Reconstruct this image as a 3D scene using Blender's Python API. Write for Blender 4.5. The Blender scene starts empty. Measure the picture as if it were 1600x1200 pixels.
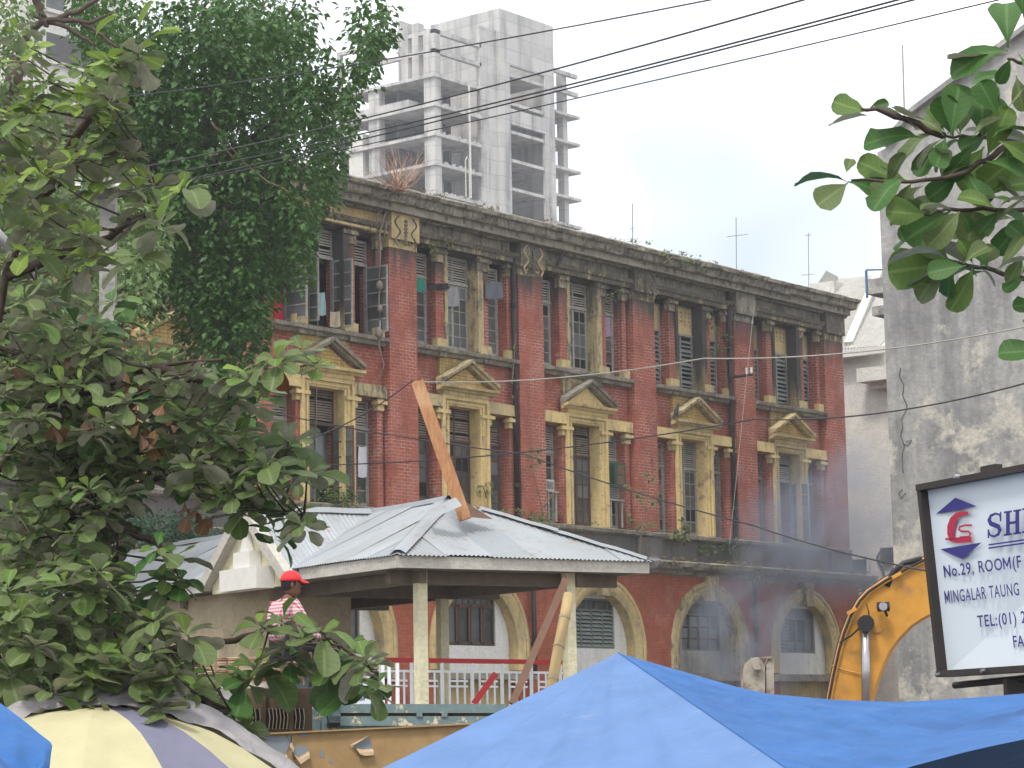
import bpy, bmesh, math, random
from mathutils import Vector, Matrix, noise
rnd = random.Random(7)
SC = bpy.context.scene
COL = SC.collection
PI = math.pi

# ------------------------------------------------------------------ camera
CAM = Vector((-44.0253, -45.7529, 1.6))
YAW, PITCH, ROLL, FPX = 0.672858, 0.139964, -0.0180354, 3800.0
F_ = Vector((math.cos(YAW)*math.cos(PITCH), math.sin(YAW)*math.cos(PITCH), math.sin(PITCH)))
R0 = Vector((math.sin(YAW), -math.cos(YAW), 0)); U0 = R0.cross(F_)
R_ = R0*math.cos(ROLL) + U0*math.sin(ROLL)
U_ = -R0*math.sin(ROLL) + U0*math.cos(ROLL)
FH = Vector((math.cos(YAW), math.sin(YAW), 0)); RH = R0.copy(); ZZ = Vector((0, 0, 1))
cd = bpy.data.cameras.new('camera'); cam = bpy.data.objects.new('camera', cd); COL.objects.link(cam)
m = Matrix((R_, U_, -F_)).transposed().to_4x4(); m.translation = CAM
cam.matrix_world = m
cd.sensor_width = 36; cd.lens = 36*FPX/1600; cd.clip_start = 0.1; cd.clip_end = 3000
SC.camera = cam

# ------------------------------------------------------------------ sky, sun, exposure
SKYOFF = (-1.58, -2.38, -0.62)
SUN_EL, SUN_AZ = math.radians(58), math.radians(197)      # direction the light comes from (azimuth from +X)
w = bpy.data.worlds.new('World'); SC.world = w; w.use_nodes = True
nt = w.node_tree; nt.nodes.clear()
wo = nt.nodes.new('ShaderNodeOutputWorld'); bg = nt.nodes.new('ShaderNodeBackground')
sky = nt.nodes.new('ShaderNodeTexSky'); sky.sky_type = 'NISHITA'; sky.sun_disc = False
sky.sun_elevation = SUN_EL; sky.sun_rotation = PI/2 - SUN_AZ
sky.dust_density = 3.0; sky.air_density = 1.2
tc = nt.nodes.new('ShaderNodeTexCoord'); nz = nt.nodes.new('ShaderNodeTexNoise')
nz.inputs['Scale'].default_value = 2.6; nz.inputs['Detail'].default_value = 4
rp = nt.nodes.new('ShaderNodeValToRGB'); rp.color_ramp.elements[0].position = .34; rp.color_ramp.elements[0].color = (.2, .2, .2, 1); rp.color_ramp.elements[1].position = .60
mx = nt.nodes.new('ShaderNodeMixRGB'); mx.inputs[2].default_value = (13.8, 13.9, 14.2, 1)
mpp = nt.nodes.new('ShaderNodeMapping'); mpp.inputs['Location'].default_value = SKYOFF; nt.links.new(tc.outputs['Generated'], mpp.inputs[0]); nt.links.new(mpp.outputs[0], nz.inputs['Vector']); nt.links.new(nz.outputs['Fac'], rp.inputs[0])
nt.links.new(rp.outputs[0], mx.inputs[0]); nt.links.new(sky.outputs[0], mx.inputs[1])
nt.links.new(mx.outputs[0], bg.inputs[0]); bg.inputs[1].default_value = 0.085
nt.links.new(bg.outputs[0], wo.inputs[0])
sd = bpy.data.lights.new('sun', 'SUN'); sd.energy = 1.5; sd.angle = math.radians(10); sd.color = (1, .95, .87)
so = bpy.data.objects.new('sun', sd); COL.objects.link(so)
sv = Vector((math.cos(SUN_EL)*math.cos(SUN_AZ), math.cos(SUN_EL)*math.sin(SUN_AZ), math.sin(SUN_EL)))
so.rotation_euler = sv.to_track_quat('Z', 'Y').to_euler(); so.location = (0, 0, 60)
SC.view_settings.view_transform = 'Standard'; SC.view_settings.look = 'None'
SC.view_settings.gamma = 1; SC.view_settings.exposure = 0.9; SC.view_settings.use_curve_mapping = False
try: SC.cycles.volume_step_rate = 4.0; SC.cycles.volume_max_steps = 48; SC.cycles.max_bounces = 6; SC.cycles.transparent_max_bounces = 10; SC.cycles.use_denoising = True
except Exception: pass

# ------------------------------------------------------------------ helpers
def ray(px, py): return F_ + R_*((px-800)/FPX) + U_*((600-py)/FPX)
def pw(px, py, d):                       # the place seen at a pixel, d metres ahead
    D = ray(px, py); return CAM + D*(d/D.dot(FH))
def onz(px, py, z):
    D = ray(px, py); return CAM + D*((z-CAM.z)/D.z)
def ony(px, py, y):
    D = ray(px, py); return CAM + D*((y-CAM.y)/D.y)
def onx(px, py, x):
    D = ray(px, py); return CAM + D*((x-CAM.x)/D.x)
def onplane(px, py, o, n):
    D = ray(px, py); return CAM + D*((o-CAM).dot(n)/D.dot(n))

WL = {}
def wloc(o): return WL.get(o.name, Vector((0, 0, 0))) if o else Vector((0, 0, 0))
def tag(o, label=None, cat=None, group=None, kind=None):
    if label: o['label'] = label
    if cat: o['category'] = cat
    if group: o['group'] = group
    if kind: o['kind'] = kind
    return o
def thing(name, label, cat, loc=(0, 0, 0), group=None):
    o = bpy.data.objects.new(name, None); COL.objects.link(o); o.location = loc; o.empty_display_size = .2
    WL[o.name] = Vector(loc); return tag(o, label, cat, group)
class MB:
    def __init__(s): s.v = []; s.f = []; s.m = []
    def add(s, vs, fs, mi=0):
        b = len(s.v); s.v += [Vector(v) for v in vs]; s.f += [tuple(b+i for i in f) for f in fs]; s.m += [mi]*len(fs); return s
    def box(s, x0, x1, y0, y1, z0, z1, mi=0):
        return s.add([(x0,y0,z0),(x1,y0,z0),(x1,y1,z0),(x0,y1,z0),(x0,y0,z1),(x1,y0,z1),(x1,y1,z1),(x0,y1,z1)],
                     [(0,3,2,1),(4,5,6,7),(0,1,5,4),(1,2,6,5),(2,3,7,6),(3,0,4,7)], mi)
    def obox(s, o, a, b, c, mi=0):       # corner and three edge vectors
        o, a, b, c = map(Vector, (o, a, b, c))
        return s.add([o,o+a,o+a+b,o+b,o+c,o+a+c,o+a+b+c,o+b+c], [(0,3,2,1),(4,5,6,7),(0,1,5,4),(1,2,6,5),(2,3,7,6),(3,0,4,7)], mi)
    def beam(s, p, q, w, h, up=ZZ, mi=0):
        p, q = Vector(p), Vector(q); d = (q-p); n = d.cross(Vector(up))
        if n.length < 1e-6: n = d.cross(Vector((1, 0, 0)))
        n = n.normalized(); u = n.cross(d).normalized()
        return s.obox(p-n*w/2-u*h/2, n*w, u*h, d, mi) if False else s.add(
            [p-n*w/2-u*h/2, p+n*w/2-u*h/2, p+n*w/2+u*h/2, p-n*w/2+u*h/2, q-n*w/2-u*h/2, q+n*w/2-u*h/2, q+n*w/2+u*h/2, q-n*w/2+u*h/2],
            [(0,1,2,3),(7,6,5,4),(0,4,5,1),(1,5,6,2),(2,6,7,3),(3,7,4,0)], mi)
    def prism(s, poly, d, mi=0):         # planar polygon swept along d
        n = len(poly); d = Vector(d)
        return s.add([Vector(p) for p in poly]+[Vector(p)+d for p in poly],
                     [tuple(range(n)), tuple(range(2*n-1, n-1, -1))]+[(i, i+n, (i+1) % n+n, (i+1) % n) for i in range(n)], mi)
    def tube(s, pts, r, n=6, mi=0, cap=True):
        pts = [Vector(p) for p in pts]; rr = r if isinstance(r, (list, tuple)) else [r]*len(pts); b = len(s.v); pu = None
        for i, p in enumerate(pts):
            d = (pts[min(i+1, len(pts)-1)]-pts[max(i-1, 0)]).normalized()
            u = d.cross(ZZ if abs(d.z) < .9 else Vector((1, 0, 0))).normalized() if pu is None else (pu-d*pu.dot(d)).normalized()
            pu = u; q = d.cross(u)
            for k in range(n):
                a = 2*PI*k/n; s.v.append(p+(u*math.cos(a)+q*math.sin(a))*rr[i])
        for i in range(len(pts)-1):
            for k in range(n):
                s.f.append((b+i*n+k, b+i*n+(k+1) % n, b+(i+1)*n+(k+1) % n, b+(i+1)*n+k)); s.m.append(mi)
        if cap:
            s.f.append(tuple(b+k for k in range(n-1, -1, -1))); s.m.append(mi)
            e = b+(len(pts)-1)*n; s.f.append(tuple(e+k for k in range(n))); s.m.append(mi)
        return s
    def grid(s, P, mi=0):                # P[i][j] points
        b = len(s.v); ni, nj = len(P), len(P[0])
        for row in P: s.v += [Vector(p) for p in row]
        for i in range(ni-1):
            for j in range(nj-1):
                s.f.append((b+i*nj+j, b+i*nj+j+1, b+(i+1)*nj+j+1, b+(i+1)*nj+j)); s.m.append(mi)
        return s
    def mesh(s, name, mats, off=Vector((0, 0, 0)), smooth=False):
        me = bpy.data.meshes.new(name); me.from_pydata([v-off for v in s.v], [], s.f)
        for mm in (mats if isinstance(mats, (list, tuple)) else [mats]): me.materials.append(mm)
        if any(s.m): me.polygons.foreach_set('material_index', s.m)
        if smooth: me.polygons.foreach_set('use_smooth', [True]*len(me.polygons))
        me.update(); return me
    def build(s, name, mats, parent=None, smooth=False, **kw):
        o = bpy.data.objects.new(name, s.mesh(name, mats, wloc(parent), smooth)); COL.objects.link(o)
        if parent: o.parent = parent; WL[o.name] = wloc(parent)
        return tag(o, **kw)
def inst(name, me, loc, parent, rot=None, scale=1):
    o = bpy.data.objects.new(name, me); COL.objects.link(o); o.location = Vector(loc)-wloc(parent)
    if parent: o.parent = parent
    if rot is not None:
        o.rotation_euler = rot
    o.scale = (scale,)*3 if not isinstance(scale, (tuple, list)) else scale
    WL[o.name] = Vector(loc); return o
def inpoly(x, y, P):
    c = False; j = len(P)-1
    for i in range(len(P)):
        if (P[i][1] > y) != (P[j][1] > y) and x < (P[j][0]-P[i][0])*(y-P[i][1])/(P[j][1]-P[i][1])+P[i][0]: c = not c
        j = i
    return c
def jit(a): return rnd.uniform(-a, a)
def fbm(p, o=3): return noise.fractal(Vector(p), 1.0, 2.0, o)

# ------------------------------------------------------------------ materials
class NT:
    def __init__(s, name):
        s.mat = bpy.data.materials.new(name); s.mat.use_nodes = True; s.t = s.mat.node_tree
        s.b = s.t.nodes['Principled BSDF']; s.out = s.t.nodes['Material Output']
        s.geo = s.n('ShaderNodeNewGeometry'); s.pos = s.geo.outputs['Position']
    def n(s, typ, **kw):
        x = s.t.nodes.new(typ)
        for k, v in kw.items(): setattr(x, k, v)
        return x
    def set(s, inp, v):
        if isinstance(v, bpy.types.NodeSocket): s.t.links.new(v, inp)
        elif isinstance(v, (tuple, list)) and len(v) == 3 and inp.type == 'RGBA': inp.default_value = (*v, 1)
        else: inp.default_value = v
    def math(s, op, a, b=0.0, c=None, clamp=False):
        x = s.n('ShaderNodeMath', operation=op, use_clamp=clamp); s.set(x.inputs[0], a); s.set(x.inputs[1], b)
        if c is not None: s.set(x.inputs[2], c)
        return x.outputs[0]
    def mix(s, f, a, b, mode='MIX'):
        x = s.n('ShaderNodeMixRGB', blend_type=mode); s.set(x.inputs[0], f); s.set(x.inputs[1], a); s.set(x.inputs[2], b); return x.outputs[0]
    def mapv(s, v, sc=(1, 1, 1), off=(0, 0, 0)):
        x = s.n('ShaderNodeMapping'); s.set(x.inputs[0], v); x.inputs['Scale'].default_value = sc; x.inputs['Location'].default_value = off; return x.outputs[0]
    def noise(s, sc, det=4, v=None, rough=.55, dist=0):
        x = s.n('ShaderNodeTexNoise'); s.set(x.inputs['Vector'], v if v is not None else s.pos)
        x.inputs['Scale'].default_value = sc; x.inputs['Detail'].default_value = det; x.inputs['Roughness'].default_value = rough
        x.inputs['Distortion'].default_value = dist; return x.outputs['Fac']
    def ramp(s, f, a, b):
        x = s.n('ShaderNodeMapRange', clamp=True); s.set(x.inputs[0], f); x.inputs[1].default_value = a; x.inputs[2].default_value = b; return x.outputs[0]
    def xyz(s):
        x = s.n('ShaderNodeSeparateXYZ'); s.set(x.inputs[0], s.pos); return x.outputs
    def bump(s, h, st=.4, d=.02):
        x = s.n('ShaderNodeBump'); s.set(x.inputs['Height'], h); x.inputs['Strength'].default_value = st; x.inputs['Distance'].default_value = d
        s.t.links.new(x.outputs[0], s.b.inputs['Normal'])
    def done(s, col, rough=.85, metal=0, spec=.3):
        s.set(s.b.inputs['Base Color'], col); s.set(s.b.inputs['Roughness'], rough); s.set(s.b.inputs['Metallic'], metal)
        s.set(s.b.inputs['Specular IOR Level'], spec); return s.mat

def brickmat(name, c1, c2, mortar, grime=.5, ztop=None, peel=.3):
    t = NT(name); X, Y, Z = t.xyz()
    cb = t.n('ShaderNodeCombineXYZ'); t.set(cb.inputs[0], t.math('ADD', X, Y)); t.set(cb.inputs[1], Z)
    br = t.n('ShaderNodeTexBrick', offset=.5); t.set(br.inputs['Vector'], cb.outputs[0])
    br.inputs['Scale'].default_value = 1; br.inputs['Brick Width'].default_value = .27; br.inputs['Row Height'].default_value = .098
    br.inputs['Mortar Size'].default_value = .012; br.inputs['Mortar Smooth'].default_value = .3; br.inputs['Bias'].default_value = -.1
    t.set(br.inputs['Color1'], c1); t.set(br.inputs['Color2'], c2); t.set(br.inputs['Mortar'], (1, 1, 1))
    big = t.noise(.9, 5); fine = t.noise(9, 4)
    col = t.mix(t.ramp(fine, .3, .8), br.outputs['Color'], tuple(x*.62 for x in c1))
    # how much pale mortar shows changes over the wall (paint worn off the joints)
    show = t.math('MULTIPLY', br.outputs['Fac'], t.ramp(t.noise(1.1, 4), .34, .7))
    mcol = t.mix(t.ramp(fine, .35, .65), mortar, tuple(x*.75 for x in mortar))
    dk = t.mix(br.outputs['Fac'], col, tuple(x*.55 for x in c1))
    col = t.mix(show, dk, mcol)
    pl = t.math('MULTIPLY', t.ramp(t.noise(2.3, 8, rough=.7), .62, .72), peel)
    col = t.mix(pl, col, (.5, .38, .33))
    bl = t.noise(1.4, 8, rough=.7); col = t.mix(t.math('MULTIPLY', t.ramp(bl, .5, .64), .6), col, tuple(x*.45+.01 for x in c1)); col = t.mix(t.math('MULTIPLY', t.ramp(t.noise(.8, 8, t.mapv(t.pos, (1, 1, 1), (5, 8, 2)), .72), .52, .7), .4), col, tuple(x*.7+.16 for x in c1))
    st = t.noise(1.2, 6, t.mapv(t.pos, (3.2, 3.2, .35)), .65)
    g = t.math('MULTIPLY', t.ramp(t.math('ADD', t.math('MULTIPLY', st, .6), t.math('MULTIPLY', big, .4)), .5, .72), grime)
    if ztop is not None:                                            # soot washed down from the cornice
        g = t.math('MAXIMUM', g, t.ramp(t.math('ADD', Z, t.math('MULTIPLY', st, 3.2)), ztop+1.5, ztop+2.6))
    col = t.mix(g, col, (.06, .055, .05))
    t.bump(t.math('SUBTRACT', t.math('MULTIPLY', fine, .5), br.outputs['Fac']), .55, .02)
    return t.done(col, .9)
def plaster(name, c, dirt=(.055, .052, .048), amt=.5, lo=.5, hi=.66, ztop=None, scale=1.3, under=None, bumpd=.03, streak=.5, chips=0, chipc=(.5, .46, .38)):
    t = NT(name); X, Y, Z = t.xyz()
    n1 = t.noise(scale, 7, rough=.65); st = t.noise(scale*1.4, 6, t.mapv(t.pos, (2.6, 2.6, .4)), .65); fine = t.noise(14, 5)
    col = t.mix(t.ramp(fine, .3, .75), c, tuple(x*.72 for x in c))
    if under:
        col = t.mix(t.ramp(t.noise(scale*1.9, 8, rough=.7), .58, .61), col, under)
    n3 = t.noise(scale*4.5, 9, rough=.78); col = t.mix(t.math('MULTIPLY', t.ramp(n3, .42, .7), .45), col, tuple(min(.8, x*1.35+.02) for x in c))
    mm = t.math('ADD', t.math('MULTIPLY', n1, (1-streak)*.75), t.math('MULTIPLY', st, streak*.75)); mm = t.math('ADD', mm, t.math('MULTIPLY', n3, .25))
    if ztop is not None: mm = t.math('ADD', mm, t.math('MULTIPLY', t.ramp(Z, ztop-1.2, ztop+1.2), .16))
    g = t.math('MULTIPLY', t.ramp(mm, lo, hi), amt)
    col = t.mix(g, col, t.mix(t.ramp(fine, .4, .7), dirt, tuple(x*2.4 for x in dirt)))
    chip = t.ramp(t.noise(scale*3.1, 9, t.mapv(t.pos, (1, 1, 1), (11, 4, 2)), .75), .62, .645)
    if chips: col = t.mix(t.math('MULTIPLY', chip, chips), col, t.mix(t.ramp(fine, .3, .7), chipc, tuple(x*.7 for x in chipc)))
    sp = t.ramp(t.noise(22, 3), .66, .74); col = t.mix(t.math('MULTIPLY', sp, .35), col, dirt)
    t.bump(t.math('SUBTRACT', t.math('ADD', t.math('MULTIPLY', n3, 1.5), fine), t.math('MULTIPLY', chip, .6 if chips else 0.0)), .7, bumpd)
    return t.done(col, .9)
def simple(name, c, rough=.7, metal=0, var=.25, sc=6, spec=.3, dirt=None, da=.5, dl=.5, dh=.7, b=.15):
    t = NT(name); f = t.noise(sc, 5)
    col = t.mix(t.ramp(f, .3, .7), c, tuple(x*(1-var) for x in c))
    if dirt: col = t.mix(t.math('MULTIPLY', t.ramp(t.noise(sc*.6, 7, rough=.7), dl, dh), da), col, dirt)
    if b: t.bump(f, b, .01)
    return t.done(col, rough, metal, spec)
M = {}
M['brick'] = brickmat('red_painted_brick', (.41, .115, .072), (.31, .082, .054), (.60, .42, .35), .65, 14.5, .6)
M['brick_low'] = brickmat('orange_red_brick', (.43, .115, .055), (.35, .09, .045), (.38, .16, .11), .35, None, .08)
M['ybrick'] = brickmat('yellow_painted_brick', (.56, .39, .13), (.48, .33, .11), (.16, .10, .05), .8, 12.6, .5)
M['ybrick_up'] = brickmat('weathered_yellow_brick', (.40, .32, .15), (.34, .26, .12), (.12, .09, .05), .9, 12.6, .4)
M['yellow'] = plaster('yellow_limewash', (.66, .50, .23), (.12, .105, .08), .8, .51, .63, None, 1.2, (.36, .22, .15), chips=.7, chipc=(.52, .47, .38))
M['yellow_w'] = plaster('weathered_yellow_plaster', (.58, .45, .21), (.11, .1, .085), .8, .46, .64, None, 1.3, (.34, .3, .24), chips=.8, chipc=(.45, .42, .36))
M['grime'] = plaster('sooty_plaster', (.36, .335, .27), (.05, .048, .045), .9, .46, .58, None, 2.2, (.46, .37, .19), chips=.8, chipc=(.42, .40, .34), bumpd=.08)
M['grime_y'] = plaster('sooty_yellow_plaster', (.50, .41, .22), (.055, .052, .048), .92, .48, .58, 15.7, 2.2, (.42, .39, .32), chips=.8, chipc=(.5, .42, .24), bumpd=.05)
M['ledge'] = plaster('mossy_ledge', (.32, .29, .23), (.06, .06, .052), .85, .44, .6, None, 2.0, (.38, .33, .24), chips=.7, chipc=(.4, .37, .3), bumpd=.05)
M['dado'] = plaster('dark_dado', (.16, .155, .145), (.06, .06, .058), .8, .42, .6, None, 1.4, (.24, .1, .065), chips=.6, chipc=(.27, .26, .23))
M['white_pl'] = plaster('white_plaster', (.74, .74, .70), (.16, .16, .15), .7, .5, .7, None, 1.0)
M['smoked_pl'] = plaster('smoke_stained_plaster', (.42, .42, .39), (.08, .08, .08), .8, .4, .62, None, .9)
M['frame'] = simple('weathered_window_wood', (.34, .335, .30), .8, dirt=(.07, .06, .05), sc=9)
M['frame_b'] = simple('brown_window_wood', (.12, .075, .055), .8, dirt=(.05, .035, .03), sc=9)
M['slat'] = simple('louvre_wood', (.42, .405, .35), .85, dirt=(.09, .08, .065), sc=7)
M['slat_b'] = simple('brown_louvre_wood', (.30, .24, .19), .85, dirt=(.08, .06, .05), sc=7)
M['jal'] = simple('grey_green_jalousie', (.27, .32, .29), .5, dirt=(.1, .11, .1), sc=7)
M['ironbar'] = simple('painted_window_iron', (.17, .19, .18), .6, dirt=(.07, .05, .04), sc=9)
def glassmat():
    t = NT('dusty_glass'); oi = t.n('ShaderNodeObjectInfo')
    d = t.ramp(t.noise(3.5, 5), .3, .75)
    c = t.mix(t.ramp(oi.outputs['Random'], .15, 1.0), (.02, .024, .026), (.13, .145, .15))
    c = t.mix(t.math('MULTIPLY', d, .5), c, (.16, .17, .165))
    return t.done(c, .32, 0, .5)
M['glass'] = glassmat()
M['dark'] = simple('dark_interior', (.012, .012, .012), .9, b=0)  # near-black in place of shade behind openings; rubber parts share it
M['pipe'] = simple('rusted_downpipe', (.028, .022, .024), .6, dirt=(.08, .05, .035), sc=4)
def concmat():
    t = NT('board_marked_concrete'); X, Y, Z = t.xyz()
    cb = t.n('ShaderNodeCombineXYZ'); t.set(cb.inputs[0], t.math('ADD', X, Y)); t.set(cb.inputs[1], Z)
    br = t.n('ShaderNodeTexBrick', offset=.0); t.set(br.inputs['Vector'], cb.outputs[0]); br.inputs['Scale'].default_value = 1; br.inputs['Brick Width'].default_value = 2.4; br.inputs['Row Height'].default_value = 1.6
    br.inputs['Mortar Size'].default_value = .05; br.inputs['Mortar Smooth'].default_value = .5; t.set(br.inputs['Color1'], (.47, .465, .45)); t.set(br.inputs['Color2'], (.38, .38, .37)); t.set(br.inputs['Mortar'], (.27, .27, .265))
    n1 = t.noise(.35, 6, rough=.65); st = t.noise(.5, 5, t.mapv(t.pos, (2, 2, .2)))
    c = t.mix(t.ramp(st, .48, .7), br.outputs['Color'], (.2, .2, .2)); c = t.mix(t.math('MULTIPLY', t.ramp(n1, .5, .65), .5), c, (.52, .51, .48))
    return t.done(c, .9)
M['conc'] = concmat()
M['conc_d'] = simple('darkened_concrete', (.07, .07, .072), .9)  # concrete darkened: shade of the open storeys put into the colour
def greywall():
    t = NT('mouldy_cement_wall'); X, Y, Z = t.xyz(); f = t.noise(6, 6); n1 = t.noise(.33, 8, rough=.68, dist=.4); n2 = t.noise(1.6, 8, rough=.72); st = t.noise(.9, 6, t.mapv(t.pos, (1.6, 1.6, .16)), .65); pt = t.noise(.55, 9, t.mapv(t.pos, (1, 1, 1), (7, 3, 9)), .7)
    c = t.mix(t.ramp(f, .3, .7), (.36, .355, .34), (.27, .27, .26))
    c = t.mix(t.ramp(t.math('ADD', t.math('MULTIPLY', st, .5), t.math('MULTIPLY', n1, .5)), .46, .6), c, (.175, .178, .18))
    c = t.mix(t.math('MULTIPLY', t.ramp(n2, .5, .66), .5), c, (.13, .133, .137))
    c = t.mix(t.ramp(t.math('SUBTRACT', pt, t.math('MULTIPLY', Z, .004)), .5, .58), c, t.mix(t.ramp(f, .4, .6), (.50, .47, .40), (.38, .37, .33)))
    t.bump(t.math('ADD', n2, f), .5, .05); return t.done(c, .92)
M['wallgrey'] = greywall()
M['cream'] = plaster('cream_wall', (.56, .555, .51), (.3, .3, .28), .4, .55, .8, None, .5)
M['roofwhite'] = plaster('pale_roof_sheet', (.52, .51, .48), (.4, .38, .34), .4, .5, .8, None, .6)
# ------------------------------------------------------------------ ground
g = MB(); g.add([(-900,-900,0),(1400,-900,0),(1400,1400,0),(-900,1400,0)], [(0,1,2,3)])
g.build('ground', simple('dusty_ground', (.16, .14, .12), .95, sc=.6), kind='structure')
g = MB(); p0 = CAM-FH*12; p0.z = .004
q = [p0-RH*9+FH*0, p0+RH*9, p0+RH*9+FH*34, p0-RH*9+FH*34]
g.add(q, [(0,1,2,3)]); g.build('road', simple('asphalt', (.06, .06, .06), .9, sc=3), kind='structure')

# ------------------------------------------------------------------ red building
RB = thing('red_brick_building', 'long three storey red brick colonial building with yellow window surrounds and soot blackened cornice', 'building', (0, 0, 0))
XL, XR = -16.2, 33.0
BAYS = [3+6*k for k in range(-3, 5)]           # left end of each opening bay (right edge of its pilaster)

def holewall(mb, x0, x1, z0, z1, y, yb, holes, mi=0):
    xs = sorted({x0, x1, *[h[0] for h in holes], *[h[1] for h in holes]}); zs = sorted({z0, z1, *[h[2] for h in holes], *[h[3] for h in holes]})
    def isin(i, j):
        if i < 0 or j < 0 or i >= len(xs)-1 or j >= len(zs)-1: return False
        cx, cz = (xs[i]+xs[i+1])/2, (zs[j]+zs[j+1])/2
        return not any(h[0] < cx < h[1] and h[2] < cz < h[3] for h in holes)
    idx = {}
    def vid(x, yy, z):
        k = (x, yy, z)
        if k not in idx: idx[k] = len(mb.v); mb.v.append(Vector(k))
        return idx[k]
    for i in range(len(xs)-1):
        for j in range(len(zs)-1):
            if not isin(i, j): continue
            a, b, c, d = xs[i], xs[i+1], zs[j], zs[j+1]
            def q(*p): mb.f.append(tuple(vid(*t) for t in p)); mb.m.append(mi)
            q((a,y,c),(b,y,c),(b,y,d),(a,y,d)); q((b,yb,c),(a,yb,c),(a,yb,d),(b,yb,d))
            if not isin(i-1, j): q((a,yb,c),(a,y,c),(a,y,d),(a,yb,d))
            if not isin(i+1, j): q((b,y,c),(b,yb,c),(b,yb,d),(b,y,d))
            if not isin(i, j-1): q((a,yb,c),(b,yb,c),(b,y,c),(a,y,c))
            if not isin(i, j+1): q((a,y,d),(b,y,d),(b,yb,d),(a,yb,d))
    return mb

holes = []
for x in BAYS:
    for a, b in ((.15, 1.05), (1.5, 2.98), (3.5, 4.4)):
        holes.append((x+a, x+b, 7.82, 11.08 if a == 1.5 else 10.9)); holes.append((x+a, x+b, 12.78, 15.66))
w_ = MB(); holewall(w_, XL, XR, 6.6, 16.4, .3, .8, holes)
w_.build('wall', M['brick'], RB)
# shell behind: end walls, back wall, black floors added to keep light out, roof deck
s = MB(); s.box(XR-.35, XR, .8, 13, 0, 16.4); s.build('end_wall', M['brick'], RB)
s = MB(); s.box(XL, XL+.35, .8, 13, 0, 16.4); s.build('end_wall', M['brick'], RB)
s = MB(); s.box(XL, XR, 13, 13.35, 0, 16.4); s.build('rear_wall', M['brick'], RB)
for z in (6.9, 12.3):
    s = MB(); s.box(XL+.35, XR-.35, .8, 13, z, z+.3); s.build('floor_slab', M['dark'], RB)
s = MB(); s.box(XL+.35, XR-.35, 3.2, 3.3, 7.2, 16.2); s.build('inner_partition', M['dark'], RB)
s = MB(); s.box(XL, XR, -.3, 13.35, 16.404, 16.75); s.build('roof_deck', M['ledge'], RB)

# ground storey with the round arches
CX = [x+2.3 for x in BAYS]; RO, RI, ZS = 2.25, 1.82, 3.95
def arcp(cx, r, n=22, zb=0.0):
    return [(cx-r, zb)]+[(cx-r*math.cos(PI*i/n), ZS+r*math.sin(PI*i/n)) for i in range(n+1)]+[(cx+r, zb)]
gw = MB(); ZT = 6.5
edge = XL
for cx in CX:
    nx = cx+3 if cx != CX[-1] else XR
    if cx == CX[0]: edge = XL
    P = arcp(cx, RI, 22)
    b = len(gw.v)
    # front fan: each arch point joined to the one straight above it (or to the side)
    cols = [(edge, 0), (edge, ZT)]
    gw.add([(edge,-.3,0),(cx-RI,-.3,0),(cx-RI,-.3,ZS),(cx-RI,-.3,ZT),(edge,-.3,ZT)], [(0,1,2,3,4)])
    for i in range(1, len(P)-2):
        (xa, za), (xb, zb2) = P[i], P[i+1]
        gw.add([(xa,-.3,za),(xb,-.3,zb2),(xb,-.3,ZT),(xa,-.3,ZT)], [(0,1,2,3)])
    gw.add([(cx+RI,-.3,0),(nx,-.3,0),(nx,-.3,ZT),(cx+RI,-.3,ZT),(cx+RI,-.3,ZS)], [(0,1,2,3,4)])
    for i in range(len(P)-1):
        (xa, za), (xb, zb2) = P[i], P[i+1]
        gw.add([(xa,-.3,za),(xa,.3,za),(xb,.3,zb2),(xb,-.3,zb2)], [(0,1,2,3)])
    edge = nx
gw.add([(XR,-.3,0),(XR,.8,0),(XR,.8,ZT),(XR,-.3,ZT)], [(0,1,2,3)])
gw.add([(XL,-.3,ZT),(XR,-.3,ZT),(XR,.8,ZT),(XL,.8,ZT)], [(0,1,2,3)])
go = gw.build('ground_storey_wall', M['brick_low'], RB)
bm = bmesh.new(); bm.from_mesh(go.data); bmesh.ops.remove_doubles(bm, verts=bm.verts, dist=.0005); bm.to_mesh(go.data); bm.free()

def archring(cx, mat):
    prof = [(RI-.035, .1), (RI-.035, -.3), (RI+.08, -.37), (RI+.2, -.40), (RI+.3, -.36), (RI+.34, -.40), (RO+.02, -.38), (RO+.05, -.29)]
    path = []
    n = 30
    for z in (3.26, 3.6): path.append((-1, z))
    for i in range(n+1): path.append((i, None))
    for z in (3.6, 3.26): path.append((-2, z))
    P = []
    for k, (i, z) in enumerate(path):
        row = []
        for r, y in prof:
            rr = r+.012*fbm((cx, k*.9, r*9)); yy = y+.012*fbm((cx+5, k*.7, r*5))
            if i == -1: row.append((cx-rr, yy, z))
            elif i == -2: row.append((cx+rr, yy, z))
            else: row.append((cx-rr*math.cos(PI*i/n), yy, ZS+rr*math.sin(PI*i/n)))
        P.append(row)
    m_ = MB(); m_.grid(P); o = m_.build('arch_moulding', mat, RB); return o
GW = {1: 'case4', 2: 'jalousie', 3: 'dark', 4: 'mixed'}
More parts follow.
